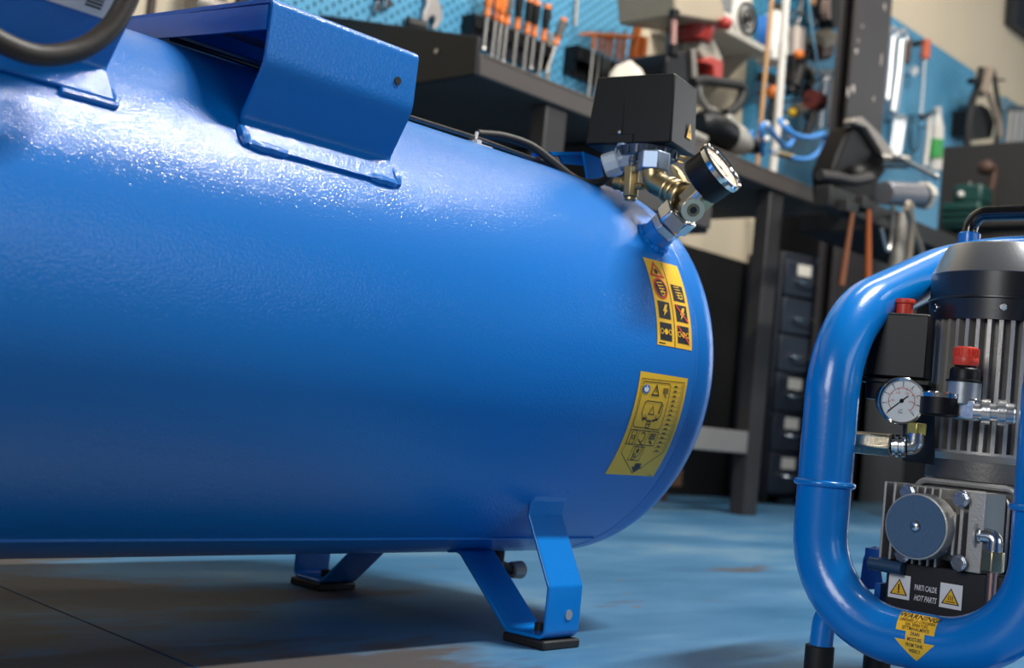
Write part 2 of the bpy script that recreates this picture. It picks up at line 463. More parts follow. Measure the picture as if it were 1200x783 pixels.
bl = saddle(0.16, 0.44, [pb(33.0), pb(35.0), (0.8295, 0.4435), (0.7985, 0.483), (0.770, 0.519), (0.768, 0.575), (0.79, 0.58), (1.1, 0.585)], 'mounting_bracket', 'leaning blue saddle plate behind the hose carrying the white barcode sticker')
g = G()
g.tube([V((0.442 + 0.0008 * math.sin(a * 3), *pb(a, 0.001))) for a in (32, 33, 34, 35, 36)], [0.002, 0.0033, 0.0035, 0.003, 0.0015], 8)
g.tube([V((0.40 + 0.042 * i / 7, *pb(32.2, 0.0008))) for i in range(8)], 0.0035, 8)
g.done('weld_bead', BLUE, bl)
# barcode sticker on the leaning face
sl0, sl1 = V((0, 0.8295, 0.4435)), V((0, 0.770, 0.519)); sdir = (sl1 - sl0).normalized(); sn = V((0, -sdir.z, sdir.y))
def on_slope(x, y):
    r = CAMR @ V((x - CX, CY - y, -FPX)); o = V((0, 0, CAMH)); p0 = sl0 + sn * 0.002
    return o + r * ((p0 - o).dot(sn) / r.dot(sn))
cr_ = on_slope(124, 22)
def fst(u, v, l): return cr_ + V((1, 0, 0)) * (u - 0.15) + sdir * (0.07 - v) + sn * (0.0012 + l)
p = Print(fst, 0.0); p.rect(0, 0, 0.15, 0.07); st = p.done('barcode_sticker', WHITE, bl)
p = Print(fst, 0.0003); p.line([(0.008, 0.008), (0.128, 0.008), (0.127, 0.060), (0.008, 0.060)], 0.0006, True)
vv = 0.006; rnd = random.Random(3)
while vv < 0.0655:
    t = rnd.choice((0.0006, 0.0011, 0.0016)); p.rect(0.131, vv, 0.143, vv + t); vv += t + rnd.choice((0.0007, 0.0011))
p.done('barcode', INK, st)

# fat black hose sagging in front of the left bracket
hp = [(-60, 20), (-20, 38), (10, 54), (40, 64), (70, 64), (100, 55), (126, 36), (143, 12), (155, -18), (160, -60)]
g = G(); g.tube(spline([px(x, y, 1, 0.765) for x, y in hp], 6), 0.0073, 16); g.done('pump_hose', HOSE, T)

# thin pressure line and power cable along the top
lp = [px(x, y, 1, 0.955) for x, y in ((200, 45), (330, 88), (480, 137), (556, 161), (600, 177), (640, 192), (675, 207))]
g = G(); g.tube(spline(lp, 4), 0.0022, 10); g.done('pressure_line', mat('smoked_tube', '3a3a3c', 0.25), T)
c = px(556, 163, 1, 0.955)
g = G(); g.box(c + V((0, 0, -0.004)), (0.007, 0.016, 0.005)); g.cyl(c + V((0, -0.001, 0)), c + V((0.002, -0.001, 0.008)), 0.002); g.box(c + V((0.012, 0, -0.006)), (0.022, 0.012, 0.003)); g.done('line_clip', WHITEP, T)
cp = [(560, 157, .985), (590, 160, .975), (622, 171, .96), (648, 190, .94), (672, 209, .92), (694, 215, .905), (712, 209, .90), (722, 196, .90)]
g = G(); g.tube(spline([px(x, y, 1, q) for x, y, q in cp], 6), 0.0049, 14); g.done('power_cable', BLACKR, T)
g = G()
g.prism([px(x, y, 1, 0.94) for x, y in ((684, 178), (704, 186), (708, 216), (690, 216))], (0, 0.003, 0))
g.prism([px(x, y, 1, 0.945) for x, y in ((645, 178), (685, 178), (686, 182), (648, 182))], (0, 0.03, 0))
g.prism([px(x, y, 1, 0.948) for x, y in ((655, 180), (686, 180), (688, 194), (660, 192))], (0, 0.003, 0))
g.done('cable_bracket', BLUE_S, T)

# outlet socket, union, manifold
a0 = math.radians(38.6); rd = V((0, -math.cos(a0), math.sin(a0))); N0 = cylp(1.104, 38.6)
g = G(); g.lathe([(-0.02, 0.0175), (0.0155, 0.0172), (0.0165, 0.015)], N0, rd, 28); so = g.done('outlet_socket', BLUE, T)
g = G()
xx, yy_, _ = frame(rd)
for k in range(28):
    t = 2 * PI * k / 28; q = xx * math.cos(t) + yy_ * math.sin(t)
    p_ = N0 + q * 0.0185; ang = math.degrees(math.atan2(p_.z - TZ, -(p_.y - TY)))
    g.sph(cylp(p_.x, ang, 0.0004), 0.0032 + 0.0012 * math.sin(k * 2.1), 8)
g.done('weld_bead', BLUE, so)
g = G(); g.cyl(N0 + rd * 0.016, N0 + rd * 0.026, 0.0185, n=6, rot=0.3); un = g.done('union_nut', ZINC, T, bevel=0.001)
g = G(); g.cyl(N0 + rd * 0.0275, N0 + rd * 0.047, 0.0225, n=6, rot=0.15); g.done('hex_collar', ZINC, un, bevel=0.0025)
g = G(); g.cyl(N0 + rd * 0.047, N0 + rd * 0.062, 0.0105, n=18); g.done('nipple', BRASS, un, bevel=0.001)
# elbow between manifold and pressure switch
E0 = px(766, 190, 0, 1.104); E1 = px(766, 213, 0, 1.104); E2 = px(800, 231, 0, 1.104)
g = G(); g.tube(fillet([E0, E1, E2], 0.012, n=8), 0.0135, 20); g.torus(E1.lerp(E2, .55), E2 - E1, 0.0135, 0.002, 24, 8); g.torus(E1.lerp(E2, .72), E2 - E1, 0.0135, 0.002, 24, 8); g.torus(E1.lerp(E2, .95), E2 - E1, 0.0145, 0.0028, 24, 8)
g.done('brass_elbow', BRASS, T)
mc = N0 + rd * 0.068
mdir = cdir(0.55, 0.62, 0.1)
g = G(); g.box(mc, (0.026, 0.026, 0.026), Matrix((V((1, 0, 0)), rd.cross(V((1, 0, 0))), rd)).transposed())
mf = g.done('manifold', BRASS, T, bevel=0.003)
gf = px(847, 195, 0, 1.104); gd = cdir(0.72, 0.54, 0.44); gb = gf - gd * 0.034
g = G(); g.cyl(mc, mc.lerp(gb, 0.72), 0.0115, n=6); g.cyl(mc.lerp(gb, 0.6), gb, 0.0062, n=14); g.done('gauge_stem', BRASS, mf, bevel=0.0008)
pd = cdir(0.22, -0.30, 0.93)
pc = px(812, 246, 0, 1.09)
g = G(); g.cyl(pc - pd * 0.018, pc, 0.0105, n=20); g.cyl(pc - pd * 0.002, pc + pd * 0.001, 0.0132, n=28); pl = g.done('end_plug', mat('pale_brass', 'cfc7ae', 0.3, 0.8), mf, bevel=0.0006)
g = G(); g.cyl(pc + pd * 0.0011, pc + pd * 0.0014, 0.0072, n=24); g.done('plug_ring', mat('mid_brass', '8c8266', 0.35, 0.9), pl)
g = G(); g.cyl(pc + pd * 0.0014, pc + pd * 0.0018, 0.0042, n=6); g.done('hex_socket', INK, pl)
s0 = px(818, 228, 0, 1.09); sd = cdir(0.6, 0.55, 0.5)
g = G(); g.cyl(s0 - sd * 0.012, s0 + sd * 0.009, 0.0052, n=14); g.sph(s0 + sd * 0.010, 0.0056, 12); g.done('bleed_screw', ZINC, mf)
s0 = px(797, 203, 0, 1.11); sd = cdir(0.45, -0.85, 0.1)
g = G(); g.prism([px(x, y, 0, 1.112) for x, y in ((786, 192), (793, 199), (801, 214), (794, 213), (786, 202))], (0.012, 0, 0)); g.done('brass_lug', BRASS, mf, bevel=0.001)
# gauge with its face turned up and away to the right
g = G(); g.lathe([(0, 0.016), (0.003, 0.026), (0.006, 0.0275), (0.031, 0.0275)], gb, gd, 40); ga = g.done('pressure_gauge', BLACK, T)
g = G(); g.lathe([(0.028, 0.0278), (0.028, 0.0300), (0.033, 0.0305), (0.0355, 0.0290), (0.0345, 0.0265), (0.0325, 0.0262)], gb, gd, 44, caps=False); g.done('bezel', CHROME, ga)
g = G(); g.cyl(gb + gd * 0.0300, gb + gd * 0.0315, 0.0266, n=40); g.done('dial', DIALW, ga)
gx, gy, _ = frame(gd)
fg = lambda u, v, l: gb + gd * (0.0317 + l) + gx * u - gy * v
p = Print(fg, 0)
for k in range(31):
    t = math.radians(-225 + 270 * k / 30); r1 = 0.0215 if k % 5 else 0.0195
    p.line([(0.0235 * math.cos(t), 0.0235 * math.sin(t)), (r1 * math.cos(t), r1 * math.sin(t))], 0.0007 if k % 5 else 0.0012)
p.line([(0.006, 0.010), (-0.012, -0.014)], 0.002); p.disc(0, 0, 0.003); p.text('bar', 0, 0.012, 0.004, True)
p.done('dial_marks', INK, ga)

# pressure switch
ca, sa = math.cos(math.radians(12)), math.sin(math.radians(12))
SXv, SYv = V((ca, sa, 0)), V((-sa, ca, 0)); SO = V((1.105, 0.816, 0.5425))
SW = lambda x, y, z: SO + SXv * x + SYv * y + V((0, 0, z))
W_, D_, H_ = 0.107, 0.072, 0.080
g = G(); g.loft([[SW(-.0, 0, 0), SW(D_, 0, 0), SW(D_, W_, 0), SW(0, W_, 0)], [SW(0.003, .004, H_), SW(D_ - .003, .004, H_), SW(D_ - .003, W_ - .006, H_), SW(0.003, W_ - .006, H_)]])
sw = g.done('pressure_switch', BLACK, T, bevel=0.0025, label='black box cover with a yellow voltage triangle')
g = G(); g.loft([[SW(-.0012, .06, .004), SW(0.001, .06, .004), SW(0.001, .066, .004), SW(-.0012, .066, .004)], [SW(.0018, .0628, .056), SW(.0035, .0628, .056), SW(.0035, .0634, .056), SW(.0018, .0634, .056)]]); g.done('cover_rib', BLACK, sw)
g = G(); g.sph(SW(-.002, .063, .0125), 0.0026, 12); g.done('cover_screw', ZINC, sw)
g = G(); g.box(SW(-.0006, .063, .006), (0.002, 0.034, 0.010), Matrix((SXv, SYv, V((0, 0, 1)))).transposed()); g.done('cover_window', BLACK, sw, bevel=0.0006)
ftr = lambda u, v, l: SW(0.048 + u, 0.0012 - 0.0006 - l, 0.024 - v)
def tri(p, u, v, s, w=1.0): p.poly([(u, v - s * 1.0), (u + s * w, v + s * 0.75), (u - s * w, v + s * 0.75)])
p = Print(ftr, 0.0008); tri(p, 0, 0, 0.0115, .72); s_ = p.done('voltage_triangle', INK, sw)
p = Print(ftr, 0.0010); tri(p, 0, 0.0003, 0.0102, .70); s2 = p.done('triangle_fill', YEL, sw)
p = Print(ftr, 0.0012); p.poly([(0.001, -0.006), (-0.002, 0.001), (0.0, 0.001), (-0.001, 0.006), (0.0022, -0.001), (0.0, -0.001)]); p.done('bolt_symbol', INK, sw)
bc = SW(0.034, 0.044, 0)
g = G(); g.cyl(bc + V((0, 0, -0.011)), bc, 0.032, 0.036, n=40)
for k in range(20):
    t = 2 * PI * k / 20; g.box(bc + V((0.0345 * math.cos(t), 0.0345 * math.sin(t), -0.005)), (0.003, 0.003, 0.009), Matrix.Rotation(t, 3, 'Z'))
g.done('switch_base', mat('smoked_plastic', '3c4652', 0.3), sw)
g = G(); g.cyl(V((E0.x, E0.y, 0.5115)), V((E0.x, E0.y, 0.532)), 0.0185, n=6, rot=0.4); g.done('hex_boss', mat('blue_zinc', '8f9fb4', 0.42, 0.7), sw, bevel=0.0015)
# unloader valve and small fittings under the switch
u0 = px(741, 196, 0, 1.10); u1 = px(739, 231, 0, 1.10)
g = G(); g.cyl(u1, u0, 0.0092, n=6); g.cyl(u1 + V((0, 0, -0.004)), u1, 0.0068, n=16); uv = g.done('unloader_valve', BRASS, T, bevel=0.0008)
g = G(); g.cyl(u0, u0 + V((0, 0, 0.012)), 0.0045, n=12); g.sph(u0 + V((0, 0, .008)), 0.0055, 12); g.done('valve_cap', mat('smoked_cap', '4d5660', 0.3), uv)
q0 = px(722, 215, 0, 1.10); q1 = px(737, 217, 0, 1.10)
g = G(); g.cyl(q0, q1, 0.0075, n=16); g.torus(q0.lerp(q1, .6), q1 - q0, 0.0075, 0.0018, 20, 6); g.cyl(q1, q1.lerp(q0, -1.1), 0.004, n=10); g.done('side_fitting', BRASS, uv)
k0 = px(708, 196, 0, 1.10); k1 = px(740, 185, 0, 1.115)
g = G(); g.cyl(k0, k0.lerp(k1, .55), 0.0145, n=10); gl = g.done('cable_gland', mat('clear_white_plastic', 'c9d4dc', 0.25), T, bevel=0.002)
g = G(); g.cyl(k0.lerp(k1, .5), k1, 0.0125, n=20); g.box(k1, (0.03, 0.03, 0.028)); g.done('gland_body', GREYP, gl, bevel=0.002)
g = G(); g.cyl(px(732, 172, 0, 1.1), px(732, 165, 0, 1.1), 0.009, n=18); g.done('gland_cap', GREYP, gl)
g = G(); g.cyl(px(797, 186, 0, 1.115), px(806, 188, 0, 1.115), 0.004, n=12); g.cyl(px(804, 188, 0, 1.115), px(809, 189, 0, 1.115), 0.0055, n=6); g.done('terminal_screw', BRASS, sw)

# ------- upper yellow pictogram label
U0, U1, A0, A1 = 1.0640, 1.1275, 30.3, 5.3
WL = U1 - U0; HL = math.radians(A0 - A1) * TR           # metres
def fl1(u, v, l): return cylp(U0 + u, A0 - math.degrees(v / TR), 0.0004 + l)
p = Print(fl1, 0); p.rect(0, 0, WL, HL, 16, 2); lb = p.done('hazard_label', YEL, T, label='yellow label of eight hazard pictograms above the lower label')
k = Print(fl1, 0.0003); r = Print(fl1, 0.0005); y = Print(fl1, 0.0006); r2 = Print(fl1, 0.0008)
hw = WL / 2
def sub(pr, u0, v0, u1, v1): pr.rect(u0, v0, u1, v1, 4, 1)
for i in range(8): k.rect(hw - .0005, HL * i / 8, hw + .0005, HL * (i + 1) / 8)
cu = hw * .5
r.line([(cu, .0045), (cu + .0110, .0205), (cu - .0110, .0205)], .0024, True)
for a in range(8): k.line([(cu, .0150), (cu + .0032 * math.cos(a * PI / 4), .0150 + .0032 * math.sin(a * PI / 4))], .0008)
k.ring(cu, .0150, .0028, .0008)
k.disc(cu, .0350, .0108, 24)
r.ring(cu, .0350, .0122, .0022, 28); r.line([(cu - .008, .027), (cu + .008, .043)], .0020)
for j in range(4):
    y.line([(cu - .005 + j * .001, .0290 + j * .0034), (cu + .004 + j * .001, .0282 + j * .0034)], .0012)
y.ring(cu + .002, .0405, .0034, .0011)
box_h = .0190
rows = (.0500, .0735)
for v0 in rows:
    for c_ in (cu, hw + cu): sub(k, c_ - .0105, v0, c_ + .0105, v0 + box_h)
sub(k, hw + cu - .0105, .0270, hw + cu + .0105, .0270 + box_h)
for j in range(5): y.line([(hw + cu - .006 + j * .0008, .0295 + j * .0032), (hw + cu + .003 + j * .0008, .029 + j * .0032)], .001)
y.ring(hw + cu + .003, .0390, .0042, .001)
for c_ in (cu, hw + cu):
    v0 = rows[0]
    y.poly([(c_ + .002, v0 + .003), (c_ + .0065, v0 + .003), (c_ + .003, v0 + .009), (c_ + .006, v0 + .009), (c_ - .003, v0 + .0165), (c_ - .0005, v0 + .0112), (c_ - .0035, v0 + .0112)])
    v0 = rows[1] + box_h / 2
    y.disc(c_, v0, .0032, 14)
    for s in (-1, 1): y.ring(c_ + s * .0075, v0, .0032, .001, 10); y.line([(c_ + s * .003, v0), (c_ + s * .005, v0)], .001)
c_ = hw + cu
r2.line([(c_ - .0095, rows[0] + .001), (c_ + .0098, rows[0] + box_h - .001)], .0022)
r2.line([(c_ - .0095, rows[1] + .001), (c_ + .0098, rows[1] + box_h - .001)], .0022)
k.rect(.003, HL - .003, .014, HL - .002)
k.done('black_print', INK, lb); r.done('red_print', INKR, lb); y.done('yellow_print', YEL, lb); r2.done('red_strike', INKR, lb)

# ------- lower yellow drain label
V0, V1, B0, B1 = 1.0385, 1.1238, -2.5, -31.9
WL = V1 - V0; HL = math.radians(B0 - B1) * TR
def fl2(u, v, l): return cylp(V0 + u * WL, B0 - math.degrees(v * HL / TR), 0.0004 + l)
p = Print(fl2, 0); p.rect(0, 0, 1, 1, 16, 2); lb = p.done('drain_label', YELD, T, label='larger yellow label with tank diagram, ruled scale and black arrow')
k = Print(fl2, 0.0003); bl_ = Print(fl2, 0.0003); w = Print(fl2, 0.0005)
def pl(pts, wd=.006, loop=False):
    q = []
    pts_ = list(pts) + ([pts[0]] if loop else [])
    for (a, b), (c, d) in zip(pts_, pts_[1:]):
        n = max(1, int(abs(d - b) / .08)); q += [(a + (c - a) * i / n, b + (d - b) * i / n) for i in range(n)]
    q.append(pts_[-1]); k.line(q, wd)
pl([(.05, .06), (.94, .045), (.94, .72), (.52, .975), (.09, .77)], .006, True)
pl([(.09, .085), (.62, .075), (.66, .10), (.66, .49), (.62, .515), (.12, .505), (.09, .48)], .008, True)
bl_.disc(.17, .15, .075, 20, rv=.042)
w.rect(.125, .135, .215, .165); w.rect(.14, .165, .2, .175); w.line([(.17, .125), (.17, .135)], .02)
k.line([(.37, .105), (.44, .195), (.30, .195)], .014, True); k.line([(.37, .135), (.37, .165)], .012)
for j in range(4): k.line([(.52, .125 + j * .014), (.62, .125 + j * .014)], .009)
k.line([(.56, .18), (.60, .205)], .012)
pl([(.24, .255), (.20, .275), (.19, .37), (.23, .41), (.30, .425), (.38, .45), (.46, .425), (.55, .41), (.58, .37), (.58, .28), (.54, .255)], .010, True)
k.line([(.38, .30), (.44, .375), (.32, .375)], .010, True)
k.line([(.545, .28), (.535, .33)], .02); k.disc(.53, .35, .014, 8)
for s in (.27, .49):
    k.line([(s, .385), (s, .44)], .01); k.line([(s - .05, .425), (s + .05, .425)], .01); k.line([(s - .03, .44), (s + .04, .405)], .012)
k.ring(.38, .47, .045, .012); k.line([(.34, .47), (.42, .47)], .01)
pl([(.09, .535), (.66, .535), (.66, .675), (.09, .675)], .008, True); k.line([(.27, .535), (.27, .675)], .007); k.line([(.46, .535), (.46, .675)], .007)
k.ring(.18, .575, .05, .01); k.ring(.18, .632, .05, .01); k.ring(.36, .60, .055, .012, 16, -2.5, 2.4); k.line([(.30, .62), (.34, .645)], .012)
for j in range(4): k.line([(.50, .56 + j * .016), (.62, .56 + j * .016)], .010)
k.line([(.53, .63), (.60, .655)], .012); k.line([(.56, .62), (.56, .655)], .01)
pl([(.27, .695), (.50, .695), (.50, .835), (.27, .835)], .008, True)
k.ring(.39, .735, .075, .010); k.disc(.39, .735, .025, 10); k.ring(.36, .80, .035, .010)
for i in range(15):
    v = .085 + i * .045; k.rect(.74, v, .80, v + .012); k.line([(.70, v + .018), (.88, v + .014)], .003)
for i in range(42): k.line([(.885, .075 + i * .0155), (.92, .075 + i * .0155)], .003)
k.poly([(.48, .865), (.60, .865), (.60, .905), (.66, .905), (.53, .965), (.43, .905), (.48, .905)])
k.rect(.86, .985, .95, .99)
k.done('black_print', INK, lb); bl_.done('blue_symbol', INKB, lb); w.done('white_symbol', WHITE, lb)

# ------------------------------------------------------------------ the small upright compressor
K = thing('portable_compressor', 'small upright compressor in a bent blue tube frame, at the right edge', 'air compressor', (1.26, 0.503, 0))
FR = 0.0262
cor = [(1.40, .604, .457), (1.12, .604, .352), (1.12, .604, .058), (1.12, .393, .058), (1.12, .393, .352), (1.40, .393, .457)]
g = G(); g.tube(fillet(cor, [.085, .11, .088, .088, .11, .085], loop=True, n=12), FR, 28, loop=True)
fr = g.done('tube_frame', BLUE_S, K, angle=60)
for yy in (.604, .393):
    g = G(); g.torus((1.12, yy, .1905), (0, 0, 1), FR + .0004, .0034, 40, 10); g.done('weld_ring', BLUE_S, fr, angle=60)
for sg in (1, -1):
    my = lambda y: y if sg == 1 else 0.997 - y
    g = G(); g.tube(fillet([(1.15, my(.580), .085), (1.146, my(.606), .062), (1.146, my(.6085), .012)], .03, n=6), .0115, 16); lg = g.done('leg', BLUE_S, K, angle=60)
    g = G(); g.lathe([(0, .0130), (.001, .0142), (.030, .0142), (.031, .0128)], (1.146, my(.6085), 0), (0, 0, 1), 24); g.done('rubber_foot', BLACKR, lg)


# base bars that carry the pump
for xx in (1.255, 1.38):
    g = G(); g.tube(fillet([(xx, .600, .012), (xx, .600, .076), (xx, .406, .076), (xx, .406, .012)], .012, n=4), .0115, 16); bb = g.done('base_bar', BLUE_S, K, angle=60)
    for yy in (.600, .406):
        g = G(); g.cyl((xx, yy, 0), (xx, yy, .02), .0142, n=20); g.done('rubber_foot', BLACKR, bb, bevel=.001)
g = G(); g.box((1.315, .503, .081), (.19, .024, .008)); g.box((1.26, .56, .088), (.20, .006, .022)); g.box((1.26, .446, .088), (.20, .006, .022)); g.done('base_rail', BLUE_D, K)
cr1 = [(1006, 692), (1011, 655), (1016, 642), (1026, 640), (1030, 662), (1034, 690)]
g = G(); g.prism([px(x, y, 0, 1.215) for x, y in cr1], (.004, 0, 0)); g.box(px(1032, 650, 0, 1.2), (.03, .02, .012)); g.done('pump_cradle', BLUE_D, K, bevel=.001)
g = G(); g.cyl(px(1019, 660, 0, 1.15), px(1058, 667, 0, 1.15), .0062, n=14); g.done('cradle_bar', mat('navy_blue_paint', '23415f', .4), K)
# carrying handle
hz = [(1.40, .598, .470), (1.40, .598, .5095), (1.40, .412, .5095), (1.40, .412, .470)]
g = G(); g.tube(fillet(hz, .022, n=8), .0085, 18); ch = g.done('carry_handle', mat('gloss_black', '0c0c0d', .12, 0, coat=.5), K, angle=60)
for yy in (.598, .412):
    g = G(); g.lathe([(0, .0122), (.021, .0122), (.0225, .0105)], (1.40, yy, .4655), (0, 0, 1), 22); g.done('handle_socket', BLUE_S, ch)

# motor
MX, MY, MR = 1.28, .503, .0725
g = G(); g.lathe([(.205, .064), (.207, .066), (.226, .066), (.232, .060), (.37, .060)], (MX, MY, 0), (0, 0, 1), 48); mo = g.done('motor', ALUD, K)
fb = G(); fb.loft([[V((0.058, -.0030, z)), V((MR, -.0019, z)), V((MR, .0019, z)), V((.058, .0030, z))] for z in (.2325, .369)])
fme = fb.mesh('cooling_fin', ALU)
NF = 42
for k in range(NF):
    o = bpy.data.objects.new('cooling_fin', fme); COL.objects.link(o); o.parent = mo
    o.location = V((MX, MY, 0)) - ORG[K.name]; o.rotation_euler = (0, 0, 2 * PI * k / NF + .04)
g = G(); g.lathe([(.226, .0665), (.233, .0722), (.2355, .0722), (.2355, .060)], (MX, MY, 0), (0, 0, 1), 48); g.done('fin_ring', ALU, mo)
g = G(); g.lathe([(.366, .070), (.366, .0742), (.3865, .0746), (.3875, .0760), (.3890, .0758), (.3895, .0738), (.4135, .0745), (.415, .070)], (MX, MY, 0), (0, 0, 1), 64); cw = g.done('cowl_band', mat('satin_black', '1b1c20', .3, 0, .03, 300), K)
g = G(); g.lathe([(.4130, .0738), (.4142, .0745), (.4435, .0612), (.4458, .0585), (.4465, .05), (.4465, 0)], (MX, MY, 0), (0, 0, 1), 64); g.done('fan_cowl', COWL, cw)
for t in (200, 255, 140, 310):
    q = V((math.cos(math.radians(t)), math.sin(math.radians(t)), 0))
    g = G(); g.cyl(V((MX, MY, .378)) + q * .073, V((MX, MY, .378)) + q * .0765, .004, n=12); g.done('cowl_screw', ZINC, cw, bevel=.001)
# crankcase with its framed front cover
g = G(); g.box((1.278, .500, .158), (.130, .100, .096)); cc = g.done('crankcase', ALUD, K, bevel=.006)
g = G()
rr = [(1.2085, .551, .114), (1.2085, .551, .203), (1.2085, .449, .203), (1.2085, .449, .114)]
g.tube(fillet(rr, .012, loop=True, n=5), .0032, 8, loop=True); g.done('cover_rim', ALU, cc)
g = G(); g.tube(fillet([(1.206, .541, .122), (1.206, .541, .195), (1.206, .457, .195), (1.206, .457, .122)], .008, loop=True, n=4), .0022, 8, loop=True); g.done('gasket_edge', STEEL, cc)
# finned pump head
HX = 1.150
g = G(); c0 = px(1045, 612, 0, HX); c1 = px(1150, 625, 0, HX)
g.box((1.186, (c0.y + c1.y) / 2, .160), (.040, c0.y - c1.y, .060)); ph = g.done('pump_head', ALUD, K, bevel=.002)
def hfin(x, yt, yb, w=.0028, x0=HX, x1=1.2):
    a = px(x, yt, 0, x0); b = px(x, yb, 0, x0)
    g = G(); g.box(((x0 + x1) / 2, a.y, (a.z + b.z) / 2), (x1 - x0, w, a.z - b.z)); g.done('head_fin', ALU, ph, bevel=.0008)
ft = lambda x: 564 + .115 * (x - 1037); fbm = lambda x: 655 + .16 * (x - 1037)
for x in (1038, 1049): hfin(x, ft(x), fbm(x))
for x in (1066, 1075, 1084, 1093, 1102): hfin(x, ft(x) + 1, fbm(x) + 1, .0026, 1.155)
for x, a, b in ((1111, 600, 648), (1119, 602, 652)): hfin(x, a, b, .003, 1.149)
hfin(1129, ft(1129), fbm(1129) - 1, .0035)
hfin(1146, ft(1146) + 1, fbm(1146), .0150, 1.151)
# filter cap
fc = px(1073, 617, 0, 1.134)
g = G(); g.lathe([(0, .0295), (.0008, .0308), (.005, .0312), (.022, .0312), (.023, .029)], fc, (1, 0, 0), 56); fi = g.done('filter_housing', ALU, K)
g = G(); g.lathe([(-.0003, .0001), (-.0006, .0285), (.0006, .0302)], fc, (1, 0, 0), 56); g.done('filter_face', FILT, fi)
g = G(); g.sph(fc + V((-.001, 0, 0)), .0052, 16, (.5, 1, 1)); g.done('cap_screw', ZINC, fi)
for x, y, X_ in ((1061, 577, 1.143), (1124, 585, 1.140), (1055, 650, 1.143), (1121, 660, 1.140)):
    c = px(x, y, 0, X_)
    g = G(); g.cyl(c + V((.0042, 0, 0)), c + V((.0056, 0, 0)), .0078, n=20); g.cyl(c, c + V((.0042, 0, 0)), .0066, n=6); g.cyl(c + V((.004, 0, 0)), c + V((.03, 0, 0)), .003, n=10); b_ = g.done('hex_bolt', ZINC, ph, bevel=.0006)
# outlet elbow, nut and copper pipe
e0 = px(1148, 628, 0, 1.156); e1 = px(1166, 630, 0, 1.156); e2 = V((1.156, e1.y, px(1166, 648, 0, 1.156).z))
g = G(); g.tube(fillet([e0, e1, e2], .005, n=6), .0073, 16); g.torus(e0.lerp(e1, .1), e1 - e0, .0075, .0016, 20, 6); el = g.done('outlet_elbow', ZINC, K)
g = G(); g.lathe([(0, .012), (.002, .012)], e0.lerp(e1, -.15), e1 - e0, 24); g.done('outlet_boss', ALU, el)
g = G(); g.cyl(e2 + V((0, 0, .001)), e2 + V((0, 0, -.0175)), .0105, n=6, rot=.3); g.done('compression_nut', BRASS, el, bevel=.001)
g = G(); g.tube(fillet([e2, V((1.156, e2.y, .085)), V((1.160, e2.y, .055)), V((1.20, e2.y, .050))], .015, n=5), .0054, 14); g.done('outlet_pipe', COPPER, el)
# black guard with the hot parts label
g = G(); pa = px(1039, 662, 0, 1.157); pb_ = px(1172, 735, 0, 1.157)
g.box((1.178, (pa.y + pb_.y) / 2, .0955), (.042, pa.y - pb_.y, .058)); gd_ = g.done('guard_plate', mat('matt_black', '0e0f12', .5), K, bevel=.002)
q0 = px(1042, 671, 0, 1.157)
fh = lambda u, v, l: V((1.1566 - l, q0.y - u, q0.z - v))
def uv(x, y): p = px(x, y, 0, 1.157); return q0.y - p.y, q0.z - p.z
sq1 = [uv(*a) for a in ((1042, 671), (1067, 676), (1066, 704), (1041, 699))]; sq2 = [uv(*a) for a in ((1102, 682), (1128, 687), (1127, 716), (1101, 711))]
tx = Print(fh, .0002)
for sq in (sq1, sq2):
    w = Print(fh, 0); kk = Print(fh, .0004); yl = Print(fh, .0006); k2 = Print(fh, .0008)
    u0 = (sq[0][0] + sq[3][0]) / 2; u1 = (sq[1][0] + sq[2][0]) / 2; v0 = (sq[0][1] + sq[1][1]) / 2; v1 = (sq[2][1] + sq[3][1]) / 2
    w.rect(u0, v0, u1, v1); mu, mv, s = (u0 + u1) / 2, (v0 + v1) / 2 + .001, (u1 - u0) * .40
    kk.poly([(mu, mv - s), (mu + s * 1.02, mv + s * .78), (mu - s * 1.02, mv + s * .78)])
    yl.poly([(mu, mv - s * .80), (mu + s * .82, mv + s * .68), (mu - s * .82, mv + s * .68)])
    if sq is sq1:
        k2.line([(mu, mv - s * .35), (mu, mv + s * .22)], s * .17); k2.disc(mu, mv + s * .47, s * .11, 8)
    else:
        for j in (-1, 0, 1): k2.line([(mu + j * s * .22, mv - s * .15), (mu + j * s * .22 + s * .08, mv + s * .02), (mu + j * s * .22 - s * .02, mv + s * .18), (mu + j * s * .22 + s * .06, mv + s * .32)], s * .07)
        k2.line([(mu - s * .5, mv + s * .5), (mu + s * .5, mv + s * .5)], s * .08)
    w.done('label_card', WHITE, gd_); kk.done('warning_triangle', INK, gd_); yl.done('triangle_fill', YEL, gd_); k2.done('warning_symbol', INK, gd_)
tm = uv(1085, 690); tm2 = uv(1084, 701)
tx.text('PARTI CALDE', tm[0], tm[1] + .0026, .0054, True, bold=True, wide=.50); tx.text('HOT PARTS', tm2[0], tm2[1] + .0036, .0056, True, .2, True, wide=.55)
tx.done('lettering', WHITE, gd_)

